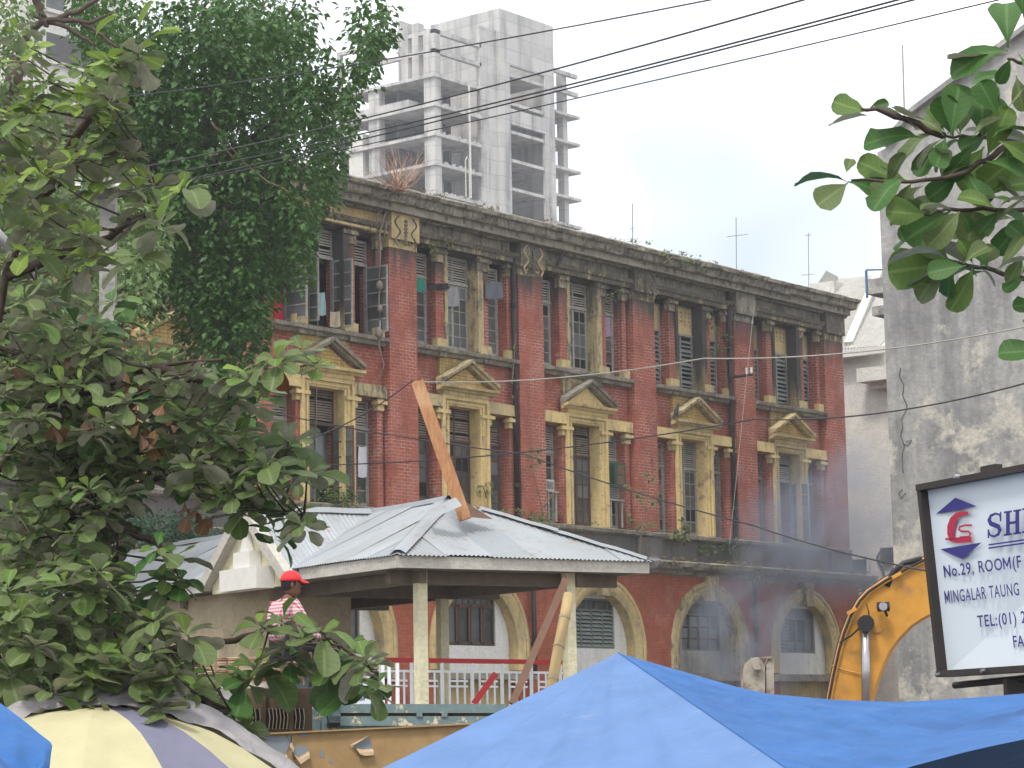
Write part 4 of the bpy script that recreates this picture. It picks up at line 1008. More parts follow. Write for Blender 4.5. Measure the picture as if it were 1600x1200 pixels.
# ------------------------------------------------------------------ peeling ochre board
M['tan'] = flaky('peeling_ochre_paint', (.40, .26, .115), (.23, .26, .28), 2.6, .62, .635)
a_, b_, c_ = pw(383, 1260, 19), pw(800, 1260, 19.8), pw(383, 1148, 19)
HB = thing('hoarding', 'ochre painted board peeling to bare grey between the umbrella and the blue tarp', 'board', Vector((a_.x, a_.y, 0)))
n = (b_-a_).cross(c_-a_).normalized()
if n.dot(FH) > 0: n = -n
m_ = MB(); b2 = pw(800, 1128, 19.8)
m_.prism([a_, b_, b2, c_], -n*.05); m_.build('board', M['tan'], HB)
m_ = MB(); m_.beam(c_+n*.01, b2+n*.01, .05, .012); m_.build('edge_strip', M['tan'], HB)
o_ = a_; patches = [[(406,1150),(446,1150),(453,1160),(447,1178),(440,1182),(410,1182),(404,1170)], [(455,1165),(480,1166),(482,1174),(466,1184),(458,1176)], [(449,1148),(455,1148),(456,1160),(452,1164)], [(501,1172),(505,1171),(507,1182),(503,1186),(499,1180)], [(548,1165),(575,1151),(581,1162),(582,1170),(566,1171),(556,1168)], [(468,1147),(482,1146),(481,1150),(470,1151)], [(515,1186),(520,1187),(519,1193),(514,1190)], [(537,1143),(545,1141),(540,1145)]]
mg = simple('bare_grey_sheet', (.24, .275, .30), .7, var=.2, sc=5)
curl = simple('curled_paint_flake', (.52, .38, .24), .8, var=.25, sc=9)
for i, pt in enumerate(patches):
    Pp = [onplane(x_, y_, o_, n)+n*.003 for x_, y_ in pt]; m_ = MB(); m_.prism(Pp, n*.001); m_.build('bare_patch', mg, HB)
    if i in (0, 1, 2, 4):       # flakes curling off the lower edges
        k0 = {0: 3, 1: 2, 2: 1, 4: 3}[i]
        e0_, e1_, e2_ = Pp[k0], Pp[(k0+1) % len(Pp)], Pp[(k0+2) % len(Pp)]
        m_ = MB(); P = []
        for q, e in enumerate((e0_, e1_, e2_)):
            P.append([e, e-ZZ*.02+n*.03, e-ZZ*.05+n*.035+RH*.01*q, e-ZZ*.06+n*.015])
        m_.grid(P); m_.build('paint_flake', curl, HB)
for pp in ([(404,1196),(425,1184),(441,1180),(440,1186),(432,1192),(415,1206)], [(546,1164),(575,1149),(577,1151),(553,1163),(548,1170)]):
    m_ = MB(); Pp = [onplane(x_, y_, o_, n)+n*(.01+.02*(k % 2)) for k, (x_, y_) in enumerate(pp)]; m_.prism(Pp, n*.003); m_.build('paint_flake', curl, HB)
m_ = MB(); p_ = pw(386, 1150, 18.95); m_.beam(Vector((p_.x, p_.y, 0)), p_, .05, .05, up=FH); m_.build('post', M['oldwood'], HB)
p_ = pw(795, 1150, 19.7); m_ = MB(); m_.beam(Vector((p_.x, p_.y, 0)), p_, .05, .05, up=FH); m_.build('post', M['oldwood'], HB)
# ------------------------------------------------------------------ market umbrella with plastic sheet
def cloth(name, c, var=.12, rough=.75, sc=5, dirt=None, transl=.25, crease=.35):
    t = NT(name); f = t.noise(sc, 5); f2 = t.noise(sc*.35, 6, dist=1.5)
    col = t.mix(t.ramp(f, .3, .7), c, tuple(x*(1-var) for x in c))
    if dirt: col = t.mix(t.math('MULTIPLY', t.ramp(t.noise(sc*1.7, 6, rough=.7), .6, .72), .5), col, dirt)
    t.bump(t.math('ADD', f2, t.math('MULTIPLY', f, .25)), crease, .05); t.done(col, rough, 0, .12)
    tr = t.n('ShaderNodeBsdfTranslucent'); t.set(tr.inputs[0], col); mxs = t.n('ShaderNodeMixShader'); mxs.inputs[0].default_value = transl
    t.t.links.new(t.b.outputs[0], mxs.inputs[1]); t.t.links.new(tr.outputs[0], mxs.inputs[2]); t.t.links.new(mxs.outputs[0], t.out.inputs[0])
    return t.mat
M['uy'] = cloth('pale_yellow_canvas', (.58, .54, .33), dirt=(.4, .36, .22)); M['uv'] = cloth('grey_violet_canvas', (.22, .22, .30), dirt=(.17, .16, .2)); M['uy2'] = cloth('bright_yellow_fabric', (.62, .56, .12))
M['sheet'] = cloth('grey_plastic_sheet', (.42, .40, .41), rough=.45, sc=9, crease=.8)
M['tarp'] = cloth('blue_tarpaulin', (.115, .205, .40), .15, .75, 3, (.20, .25, .36), .05, .6)
M['tarp2'] = cloth('deep_blue_tarpaulin', (.04, .135, .36), .25, .7, 4, (.13, .2, .36), .05, .9)  # shade of the right face put into a deeper blue; small tarp shares it
UC = pw(150, 1104, 13.0)
UM = thing('market_umbrella', 'round umbrella of pale yellow and grey violet panels at the bottom left', 'umbrella', (UC.x, UC.y, 0))
RU, HU = 1.28, .62
def dome(r, a):      # r 0..1
    return UC+(RH*math.cos(a)+FH*math.sin(a))*RU*r*(1-.015*math.cos(15*a))+ZZ*(-HU*(r**2.1))
offs = math.radians(-60)
cols = ['uv', 'uy', 'uv', 'uy', 'uy', 'uv', 'uy', 'uy']
GA_ = 2*PI/15
for gidx in range(15):
    a0 = offs+gidx*GA_; P = []
    for i in range(9):
        r = i/8; row = []
        for j in range(9):
            t = j/8; a = a0+GA_*t; p = dome(r, a); p = p-ZZ*.03*r*math.sin(PI*t)*(.6+.4*r)+ZZ*.008*fbm((p.x*4, p.y*4, 1)); row.append(p)
        P.append(row)
    m_ = MB(); m_.grid(P); m_.build('canopy_panel', M['uv' if gidx in (0, 5, 10) else 'uy'], UM, smooth=True)
    m_ = MB(); m_.tube([dome(i/8, a0)-ZZ*.012 for i in range(9)], .007, 4); m_.build('rib', M['metal'], UM)
m_ = MB(); m_.tube([UC-ZZ*UC.z, UC], .02, 8); m_.build('pole', M['metal'], UM)
m_ = MB(); P = []
for i in range(9):
    a = math.radians(-38+i*9); P.append([dome(1.0, a)+ZZ*.01, dome(1.06, a)-ZZ*(.05+.02*math.sin(i*2)), dome(1.07, a)-ZZ*(.17+.03*math.sin(i*1.3))])
m_.grid(P); m_.build('valance', M['uy2'], UM, smooth=True)
# crumpled plastic sheet thrown over the far side of the canopy
P = []
for i in range(61):
    t = i/60; u = -1.04+2.0*t; row = []
    fr_ = .13+.42*max(0, -u-.05)**1.2+.02*math.sin(i*.8); bk_ = .34
    for j in range(17):
        s_ = j/16; v = -fr_+(fr_+bk_)*s_; r = math.hypot(u, v/RU*.8)
        z = -HU*min(r, 1.1)**2.1; crest = math.sin(PI*min(1, s_*1.05))*(.085+.02*math.sin(u*6))
        wr = .022*noise.noise(Vector((t*16-s_*5, s_*4, 3)))+.014*noise.noise(Vector((t*40-s_*12, s_*7, 7)))
        row.append(UC+RH*u*RU+FH*v+ZZ*(z+.012+crest*(.5 if s_ < .2 else 1)+max(-.008, wr)*1.7*(1+.8*(u < -.2))))
    P.append(row)
m_ = MB(); m_.grid(P); tag(m_.build('plastic_sheet', M['sheet'], smooth=True), 'crumpled grey plastic sheet draped over the far side of the umbrella', 'sheet')

# ------------------------------------------------------------------ blue tarpaulins
def tri_cloth(A_, B_, C_, n, amp, seed, sagv, fr=2.0):
    """rows from A_ to the edge B_-C_"""
    P = []
    for i in range(n+1):
        t = i/n; row = []
        for j in range(n+1):
            s_ = j/n; p = A_.lerp(B_, t).lerp(A_.lerp(C_, t), s_)
            sag = sagv*math.sin(PI*s_)*math.sin(PI*min(1, t*1.0)*.5)*t
            ww = amp*min(1, t*1.3)*math.sin(PI*s_)*(.8*fbm((p.x*fr, p.y*fr, seed))+.95*noise.noise(Vector((s_*13, t*1.5, seed)))+.25*noise.noise(Vector((s_*38, t*4, seed+2))))
            row.append(p-ZZ*sag+ZZ*ww)
        P.append(row)
    return P
AP = pw(966, 1020, 11); PL = pw(470, 1262, 9.2); PF = pw(1300, 1250, 7.4)
BT = thing('blue_tarp_canopy', 'large peaked blue tarpaulin canopy across the bottom of the picture', 'tarpaulin', (AP.x, AP.y, 0))
m_ = MB(); m_.grid(tri_cloth(AP, PL, PF, 60, .05, 1, .03)); m_.build('tarp_panel', M['tarp'], BT, smooth=True)
# right hand panel: ruled between the sagging far edge and the near edge
def curve(pts, t):
    L_ = [0]
    for i in range(len(pts)-1): L_.append(L_[-1]+(pts[i+1]-pts[i]).length)
    d = t*L_[-1]
    for i in range(len(pts)-1):
        if d <= L_[i+1] or i == len(pts)-2: return pts[i].lerp(pts[i+1], min(1, (d-L_[i])/(L_[i+1]-L_[i])))
far = [AP, pw(1010, 1033, 11.05), pw(1080, 1053, 11.1), pw(1150, 1073, 11.15), pw(1200, 1084, 11.2), pw(1300, 1093, 11.3), pw(1400, 1097, 11.35), pw(1480, 1093, 11.4), pw(1560, 1087, 11.45), pw(1680, 1076, 11.5)]
near = [AP, PF, pw(1290, 1205, 7.35), pw(1400, 1180, 7.3), pw(1520, 1155, 7.25), pw(1700, 1122, 7.2)]
near = [AP, AP.lerp(PF, .5), PF, pw(1400, 1204, 7.3), pw(1520, 1172, 7.25), pw(1700, 1134, 7.2)]
P = []
for i in range(61):
    t = i/60; a_ = curve(far, t); b_ = curve(near, t); row = []
    for j in range(25):
        s_ = j/24; p = a_.lerp(b_, s_); e = math.sin(PI*s_)
        p = p+ZZ*e*min(1, t*4)*(.03*fbm((p.x*1.6, p.y*1.6, 9))+.03*noise.noise(Vector((t*26+s_*4, s_*2.5, 4)))+.012*noise.noise(Vector((t*70+s_*8, s_*5, 6)))-.04*t)
        row.append(p)
    P.append(row)
m_ = MB(); m_.grid(P); m_.build('tarp_panel', M['tarp2'], BT, smooth=True)
m_ = MB(); m_.tube([AP.lerp(PF, i/12)+ZZ*.002 for i in range(13)], .0022, 4); m_.build('seam', M['tarp2'], BT)
m_ = MB(); back = pw(965, 1125, 14)
m_.grid([[p, p.lerp(p+FH*1.6-ZZ*.5, .5), p+FH*1.6-ZZ*.5] for p in [curve(far, i/30) for i in range(31)]]); m_.build('tarp_panel', M['tarp'], BT)
m_ = MB(); m_.grid(tri_cloth(AP, AP+FH*1.6-ZZ*.5, PL+FH*1.2-ZZ*.3, 8, .02, 5, .02)); m_.grid([[AP, PL], [AP+FH*1.6-ZZ*.5, PL+FH*1.2-ZZ*.3]]); m_.build('tarp_panel', M['tarp'], BT)
for p_ in (AP, PF, pw(1620, 1140, 7.25), PL):
    m_ = MB(); m_.tube([Vector((p_.x, p_.y, 0)), p_-ZZ*.01], .02, 8); m_.build('pole', M['oldwood'], BT)
# dark sheet added under the canopy to stand in for shade
m_ = MB(); a_, b_ = pw(1240, 1300, 8.6), pw(1720, 1300, 8.6); a_.z = b_.z = 0; q = pw(1700, 1150, 8.6).z-.22
m_.grid([[a_, b_], [a_+ZZ*q, b_+ZZ*(q+.05)]]); tag(m_.build('shade_sheet', cloth('dark_shade_sheet', (.05, .035, .03), transl=.02)), 'added dark brown sheet standing in for the shade under the blue canopy', 'cloth')
# small blue tarp at the left edge
c_ = [pw(-60, 1062, 8.6), pw(4, 1101, 8.4), pw(40, 1128, 8.2), pw(82, 1162, 7.9), pw(78, 1200, 7.7), pw(66, 1240, 7.6)]
P = []
inner = [pw(-140, 1120, 7.6), pw(-90, 1150, 7.4), pw(-40, 1180, 7.2), pw(0, 1230, 7.0), pw(10, 1260, 6.9), pw(10, 1290, 6.9)]
for i in range(31):
    t = i/30; a_ = curve(c_, t); b_ = curve(inner, t); row = []
    for j in range(17):
        s_ = j/16; p = a_.lerp(b_, s_); p = p+ZZ*math.sin(PI*s_)*(.07*noise.noise(Vector((t*5, s_*3, 2)))-.03)-FH*.06*max(0, noise.noise(Vector((t*4, s_*4, 8)))); row.append(p)
    P.append(row)
m_ = MB(); m_.grid(P); lt_ = m_.build('blue_tarp', M['tarp2'], smooth=True); tag(lt_, 'folded corner of a smaller blue tarpaulin at the bottom left edge', 'tarpaulin')

# ------------------------------------------------------------------ excavator boom
M['cat'] = simple('yellow_machine_paint', (.54, .26, .035), .55, var=.25, sc=3.5, spec=.35, dirt=(.2, .11, .05), da=.75, dl=.53, dh=.7)
M['orange'] = simple('orange_cylinder_paint', (.55, .27, .07), .45, var=.2, dirt=(.2, .1, .05), sc=4)
M['blackr'] = simple('black_rubber_metal', (.02, .02, .022), .45, b=.1)
M['chrome'] = simple('steel_rod', (.4, .4, .42), .25, .8, b=0)
EX = thing('excavator', 'yellow excavator whose curved boom rises beside the white sign', 'excavator', (pw(1330, 1150, 29).x, pw(1330, 1150, 29).y, 0))
D_ = 29.0
outer = [(1290,1130),(1297,1090),(1303,1058),(1312,1018),(1320,990),(1330,965),(1345,940),(1358,926),(1385,908),(1420,889),(1460,869),(1530,835),(1600,805)]
innr = [(1600,880),(1530,915),(1470,951),(1440,966),(1422,978),(1403,998),(1390,1016),(1380,1037),(1370,1063),(1362,1092),(1354,1130)]
poly = [pw(x_, y_, D_) for x_, y_ in outer+innr]
ed = (FH*.62+RH*.14)
m_ = MB(); m_.prism(poly, ed*.75); m_.build('boom', M['cat'], EX)
m_ = MB()
for i in range(len(outer)-3): m_.beam(pw(*outer[i], D_-.02), pw(*outer[i+1], D_-.02), .04, .05, up=FH)
m_.build('boom_flange', M['cat'], EX)
for k_ in range(3):
    m_ = MB(); m_.tube([pw(x_-1.2-k_*1.6, y_-1.5-k_*1.5, D_-.05+k_*.1) for x_, y_ in outer[:-2]], .016, 6); m_.build('hydraulic_pipe', M['orange'] if k_ == 1 else M['blackr'], EX, smooth=True)
m_ = MB(); m_.tube([pw(1352, 972, D_-.12), pw(1353, 1130, D_-.12)], .052, 12); m_.build('piston_rod', M['chrome'], EX, smooth=True)
m_ = MB(); m_.tube([pw(1353, 974, D_-.22), pw(1353, 974, D_+.02)], .1, 14); m_.build('rod_pin', M['blackr'], EX, smooth=False)
m_ = MB(); m_.tube([pw(1368, 972, D_-.02), pw(1368, 972, D_+.02)], .13, 16); m_.build('pin_boss', M['cat'], EX)
m_ = MB(); pts = [pw(1343, 981, D_-.15), pw(1330, 993, D_-.12), pw(1312, 1004, D_-.05)]; m_.tube(pts, .012, 5); m_.build('hose', M['blackr'], EX)
m_ = MB(); pts = [pw(1358, 966, D_-.1), pw(1357, 955, D_-.08), pw(1354, 944, D_-.05)]; m_.tube(pts, .008, 5); m_.build('hose', M['blackr'], EX)
wl = MB(); c = pw(1380, 948, D_-.16); wl.tube([c-RH*.07, c+RH*.07], .06, 10); lo_ = wl.build('work_light', M['blackr'], EX)
wl = MB(); wl.tube([c-RH*.01-FH*.055, c-RH*.01-FH*.07], .05, 10); wl.build('lens', M['chrome'], EX)
wl = MB(); wl.tube([c, pw(1386, 962, D_-.03)], .018, 6); wl.build('lamp_bracket', M['blackr'], EX)
# dipper cylinder above the boom
m_ = MB(); m_.tube([pw(1430, 886, D_+.3), pw(1600, 800, D_+.3)], .085, 14); m_.build('arm_cylinder', M['orange'], EX, smooth=True)
m_ = MB(); m_.prism([pw(1392,914,D_+.12), pw(1400,894,D_+.12), pw(1418,880,D_+.12), pw(1432,880,D_+.12), pw(1442,893,D_+.12), pw(1430,902,D_+.12)], FH*.3); m_.build('cylinder_lug', M['cat'], EX)
m_ = MB(); m_.tube([pw(1416, 893, D_+.05), pw(1416, 893, D_+.12)], .05, 12); m_.build('lug_pin', M['blackr'], EX)
m_ = MB(); m_.tube([pw(1386, 916, D_), pw(1396, 893, D_), pw(1412, 880, D_), pw(1440, 873, D_)], .035, 8); m_.build('hose', M['blackr'], EX, smooth=True)
for (x_, y_) in ((1330, 955), (1400, 899)):
    m_ = MB(); c = pw(x_, y_, D_-.06); m_.beam(c-RH*.05-ZZ*.03, c+RH*.06+ZZ*.03, .05, .04); m_.build('pipe_clamp', M['cat'], EX)
# machine body down below, behind the stalls
bq = pw(1330, 1160, 29.6); bq.z = .9
m_ = MB(); m_.obox(bq-RH*.8-ZZ*.2, RH*2.6, FH*2.2, ZZ*.9-RH*.0); m_.build('engine_house', M['cat'], EX)
for s_ in (0, 1.7):
    m_ = MB(); o_ = bq-RH*1.0+FH*s_; o_.z = 0; m_.prism([o_+ZZ*.1, o_+ZZ*.5, o_+RH*.2+ZZ*.68, o_+RH*2.8+ZZ*.68, o_+RH*3.0+ZZ*.5, o_+RH*3.0+ZZ*.1, o_+RH*2.8, o_+RH*.2], FH*.5); m_.build('track', M['blackr'], EX)
m_ = MB(); m_.tube([pw(1300, 1040, D_-.02), pw(1322, 1048, D_-.02), pw(1349, 1054, D_-.02)], .008, 4); m_.build('weld_bead', M['orange'], EX)

# rusty breaker head
M['rust'] = simple('rust_and_flaked_paint', (.38, .35, .29), .85, dirt=(.15, .085, .055), sc=7, da=1, dl=.45, dh=.55)
RH_ = thing('steel_breaker_head', 'rusty flaking steel lug and cylinder standing behind the blue canopy', 'machine part', (pw(1185, 1150, 20).x, pw(1185, 1150, 20).y, 0))
def rp_(pts): return [pw(x_, y_, 20) for x_, y_ in pts]
pr = [(1162,1110),(1161,1050),(1164,1038),(1171,1031),(1180,1028),(1189,1031),(1195,1040),(1196,1110)]
m_ = MB(); m_.prism(rp_(pr), FH*.04); m_.build('side_plate', M['rust'], RH_)
m_ = MB(); m_.prism([p+FH*.2 for p in rp_(pr)], FH*.04); m_.build('side_plate', M['rust'], RH_)
m_ = MB(); c = pw(1182, 1038, 20); m_.tube([c-FH*.05, c+FH*.28], .035, 14); m_.build('pin', M['rust'], RH_)
m_ = MB(); m_.tube([c-FH*.06, c-FH*.045], .05, 6); m_.build('pin_washer', M['rust'], RH_)
m_ = MB(); c = pw(1176, 1060, 20.1); c2 = Vector((c.x, c.y, .4)); m_.tube([c2, c], .088, 16); m_.build('cylinder', simple('flaked_grey_green_steel', (.27, .31, .28), .7, dirt=(.3, .2, .12), sc=8, da=.9, dl=.5, dh=.58), RH_, smooth=True)
m_ = MB(); a_ = pw(1197, 1110, 20.1); m_.prism([pw(1197,1115,20.05), pw(1197,1040,20.05), pw(1203,1027,20.05), pw(1209,1030,20.05), pw(1210,1115,20.05)], FH*.18); m_.build('frame_plate', M['rust'], RH_)
m_ = MB(); m_.beam(pw(1172, 1030, 20.08), pw(1205, 1027, 20.08), .1, .02); m_.build('top_strap', M['rust'], RH_)

# ------------------------------------------------------------------ sign
M['signf'] = simple('dark_sign_frame', (.035, .028, .025), .55, b=.1)
TL, BL = pw(1446, 762, 14), pw(1478, 1053, 14)
TRc, BRc = pw(1900, 676, 11.9), pw(1900, 1026, 11.9)
sx = (BRc-BL).normalized(); sn = (BRc-BL).cross(TL-BL).normalized()
if sn.dot(FH) > 0: sn = -sn
sy0 = (TL-BL).normalized()
SG = thing('company_sign', 'large white sign lettered in dark blue with a red and blue emblem and black frame', 'sign', Vector((pw(1570, 1100, 13.6).x, pw(1570, 1100, 13.6).y, 0)))
m_ = MB(); m_.prism([BL, BRc, TRc, TL], -sn*.12); m_.build('panel', M['signw'], SG)
def sp(px, py, off=.0): return onplane(px, py, BL, sn)+sn*off
FW = .036
for p, q, nm in ((TL, TRc, 1), (BL, BRc, 1), (TL, BL, 0), (TRc, BRc, 0)):
    m_ = MB(); d_ = (q-p).normalized(); m_.beam(p-d_*FW*.6*nm, q+d_*FW*.6*nm, .11 if nm else .1, FW, up=ZZ if nm else sx) if nm else m_.beam(p, q, FW, .1, up=sn)
    m_.build('frame', M['signf'], SG)
m_ = MB(); m_.tube([sp(1478, 1072, -.06), sp(1600, 1060, -.06)], .02, 8); m_.build('lower_tube', M['signf'], SG)
c = sp(1535, 734, -.06); m_ = MB(); m_.beam(c-sx*.07, c+sx*.07, .05, .045); m_.build('top_cap', M['signf'], SG)
for (x_, y_) in ((1509, 744), (1551, 1047), (1480, 1053)):
    c = sp(x_, y_, .05); m_ = MB(); m_.tube([c, c+sn*.03], [.014, .01], 10); m_.build('bolt', M['chrome'], SG)
pb_ = sp(1572, 1062, -.07); m_ = MB(); m_.beam(Vector((pb_.x, pb_.y, 0)), pb_, .13, .1, up=FH); m_.build('post', M['signf'], SG)
# emblem
def smark(name, pts, mat):
    m_ = MB(); m_.prism([sp(x_, y_, .0006) for x_, y_ in pts], sn*.0004); m_.build(name, M[mat], SG)
def Zc(x, y): return (1280+x/2.728, 680+y/2.728)
smark('triangle_mark', [Zc(498, 336), Zc(580, 266), Zc(672, 303)], 'navy')
smark('triangle_mark', [Zc(516, 486), Zc(693, 457), Zc(609, 528)], 'navy')
def stroke(pts, w):
    L_, R_s = [], []
    for i, (x, y) in enumerate(pts):
        x0, y0 = pts[max(0, i-1)]; x1, y1 = pts[min(len(pts)-1, i+1)]; dx, dy = x1-x0, y1-y0; l = math.hypot(dx, dy) or 1
        ww = w[i] if isinstance(w, list) else w
        L_.append((x-dy/l*ww/2, y+dx/l*ww/2)); R_s.append((x+dy/l*ww/2, y-dx/l*ww/2))
    m_ = MB(); P = [[sp(*Zc(*a_), .001), sp(*Zc(*b_), .001)] for a_, b_ in zip(L_, R_s)]; m_.grid(P)
    m_.build('emblem_stroke', M['redink'], SG)
stroke([(635, 332), (612, 333), (590, 340), (572, 360), (562, 390), (561, 420), (568, 442), (590, 450), (650, 447)], [14, 18, 24, 30, 32, 30, 26, 20, 18])
stroke([(652, 384), (620, 384), (600, 390), (596, 402), (606, 410), (636, 410), (646, 420), (640, 432), (600, 436)], 9)
stroke([(538, 443), (560, 442), (650, 436)], 9)
# lettering: one object per line, at the pixel heights of the photograph
def sline(body, px, py, hpx, wpx, bold=.002, space=1.12, mat='navy', wide=None):
    o0 = sp(px, py); h = hpx/FPX*(o0-CAM).dot(FH)
    me = text_mesh(body, h/.70, 1.0, bold, .0003, space)
    i_ = body.find('M')
    if i_ >= 0:                                     # open, clearly legible M in place of the font's narrow one
        def xm(t_): return max([v.co.x for v in text_mesh(t_, h/.70, 1.0, bold, .0003, space).vertices]) if t_ else -.001
        xa, xb = xm(body[:i_])+.0005, xm(body[:i_+1])+.0005
        bmm = bmesh.new(); bmm.from_mesh(me); bmesh.ops.delete(bmm, geom=[v for v in bmm.verts if xa < v.co.x < xb], context='VERTS')
        xa += (xb-xa)*.1; wM = xb-xa; st_ = wM*.17; zt = h
        pr_ = [(0, 0), (st_, 0), (st_, zt*.62), (wM/2, zt*.12), (wM-st_, zt*.62), (wM-st_, 0), (wM, 0), (wM, zt), (wM-st_*.95, zt), (wM/2, zt*.42), (st_*.95, zt), (0, zt)]
        bmm.faces.new([bmm.verts.new((xa+x_, y_, .0003)) for x_, y_ in pr_]); bmm.to_mesh(me); bmm.free()
    xs = [v.co.x for v in me.vertices]; wv = (sp(px+wpx, py)-o0).length; k_ = wv/(max(xs)-min(xs)); mn = min(xs)
    me.transform(Matrix.Translation((-mn, 0, 0))); me.transform(Matrix.Diagonal((k_, 1, 1, 1)))
    hz = (sp(px+wpx, py-wpx*.115)-o0).normalized()     # baselines follow the frame
    bx = sx.copy(); nn_ = sn; yy_ = sy0
    mt = Matrix((bx, yy_, nn_)).transposed().to_4x4(); mt.translation = o0+sn*.0008-wloc(SG); me.transform(mt)
    me.materials.clear(); me.materials.append(M[mat]); o = bpy.data.objects.new('lettering', me); COL.objects.link(o); o.parent = SG; return o
sline('No.29, ROOM(F', *Zc(534, 605), 18, 122, .001)
sline('MINGALAR TAUNG', *Zc(538, 716), 19, 117, .0003)
sline('TEL:(01) 2', *Zc(678, 818), 18, 76, .001)
sline('FA', *Zc(830, 904), 18, 17, .001)
def serif_letter(kind, x0, x1, yb0, yt0):
    """slab-serif capitals built in emblem pixel units; yb0/yt0 base and top at x0"""
    w_ = x1-x0; sl_ = -.14
    def q(u, v): x = x0+u*w_; return sp(*Zc(x, yb0+(yt0-yb0)*v+(x-x0)*sl_), .0006)
    def pg(l):
        m_ = MB(); m_.prism([q(*p) for p in l], sn*.0004); m_.build('lettering', M['navy'], SG)
    if kind in 'HI':
        for u in ((.12, .34), (.66, .88)) if kind == 'H' else ((.12, .34),):
            pg([(u[0], 0), (u[1], 0), (u[1], 1), (u[0], 1)]); pg([(u[0]-.12, 0), (u[1]+.12, 0), (u[1]+.12, .08), (u[0]-.12, .08)]); pg([(u[0]-.12, .92), (u[1]+.12, .92), (u[1]+.12, 1), (u[0]-.12, 1)])
        if kind == 'H': pg([(.3, .44), (.7, .44), (.7, .55), (.3, .55)])
    if kind == 'S':
        pts = [(.9, .72), (.82, .9), (.55, 1.0-.04), (.26, .9), (.14, .74), (.25, .58), (.5, .5), (.76, .41), (.86, .26), (.74, .1), (.48, .04), (.22, .1), (.1, .3)]
        w2 = [.04, .07, .08, .12, .17, .17, .16, .17, .17, .12, .08, .07, .04]; Lx, Rx = [], []
        for i, (x, y) in enumerate(pts):
            xa, ya = pts[max(0, i-1)]; xb, yb = pts[min(len(pts)-1, i+1)]; dx, dy = xb-xa, (yb-ya)*1.4; l = math.hypot(dx, dy)
            Lx.append((x-dy/l*w2[i]*.75, y+dx/l*w2[i]*.6)); Rx.append((x+dy/l*w2[i]*.75, y-dx/l*w2[i]*.6))
        m_ = MB(); m_.grid([[q(*a_)+sn*.0004, q(*b_)+sn*.0004] for a_, b_ in zip(Lx, Rx)]); m_.build('lettering', M['navy'], SG)
        pg([(.84, .62), (.95, .62), (.95, 1.02), (.86, 1.0)]); pg([(.04, 0), (.14, 0), (.16, .36), (.04, .36)])
serif_letter('S', 716, 780, 440, 335); serif_letter('H', 788, 862, 430, 325); serif_letter('I', 866, 940, 418, 312)
for dy in (0, 14):
    smark('underline', [Zc(722, 464+dy), Zc(722, 471+dy), Zc(1000, 432+dy), Zc(1000, 425+dy)], 'navy')
# ------------------------------------------------------------------ leaves
def leafmat(name, top, under, dusty=0.0, transl=.25, rough=.55):
    t = NT(name); oi = t.n('ShaderNodeObjectInfo'); f = t.noise(5, 4); g = t.noise(1.1, 3)
    c = t.mix(t.ramp(f, .3, .7), top, tuple(x*.68 for x in top))
    c = t.mix(t.math('MULTIPLY', t.ramp(g, .4, .6), .5), c, tuple(x*y for x, y in zip(top, (1.15, .82, 1.1))))
    c = t.mix(t.math('MULTIPLY', oi.outputs['Random'], .3), c, tuple(x*1.35 for x in top))
    if dusty: c = t.mix(t.math('MULTIPLY', t.ramp(t.noise(9, 6, rough=.7), .35, .6), dusty), c, (.37, .355, .285))
    sp_ = t.ramp(t.noise(38, 4, rough=.7), .66, .72); c = t.mix(t.math('MULTIPLY', sp_, .7), c, (.1, .06, .03))
    c = t.mix(t.geo.outputs['Backfacing'], c, under)
    ar = t.n('ShaderNodeAttribute', attribute_name='rib').outputs['Fac']; al = t.n('ShaderNodeAttribute', attribute_name='along').outputs['Fac']
    mid_ = t.ramp(ar, .14, .04); wv = t.math('SINE', t.math('MULTIPLY', t.math('SUBTRACT', al, t.math('MULTIPLY', ar, .16)), 50)); side_ = t.math('MULTIPLY', t.ramp(wv, .8, .97), .4)
    c = t.mix(t.math('MULTIPLY', t.math('MAXIMUM', mid_, side_), .65), c, tuple(min(.6, x*1.6+.03) for x in under))
    t.done(c, rough, 0, .3)
    tr = t.n('ShaderNodeBsdfTranslucent'); t.set(tr.inputs[0], t.mix(.5, c, under)); m2 = t.n('ShaderNodeMixShader'); m2.inputs[0].default_value = transl
    t.t.links.new(t.b.outputs[0], m2.inputs[1]); t.t.links.new(tr.outputs[0], m2.inputs[2]); t.t.links.new(m2.outputs[0], t.out.inputs[0]); return t.mat
LMAT = {'dusty': leafmat('dusty_almond_leaf', (.225, .235, .155), (.10, .14, .045), .95), 'green': leafmat('green_almond_leaf', (.145, .22, .09), (.10, .17, .035), .5, .28),
        'young': leafmat('young_almond_leaf', (.17, .27, .06), (.20, .29, .05), .1, .4), 'dry': leafmat('dry_almond_leaf', (.19, .10, .05), (.2, .11, .05), .2, .1, .9),
        'red': leafmat('reddened_almond_leaf', (.26, .05, .03), (.2, .06, .03), .1, .2), 'dark': leafmat('dark_green_almond_leaf', (.032, .095, .027), (.045, .115, .022), .15, .22)}  # dark: deep green of the near branch, also mixed into back layers
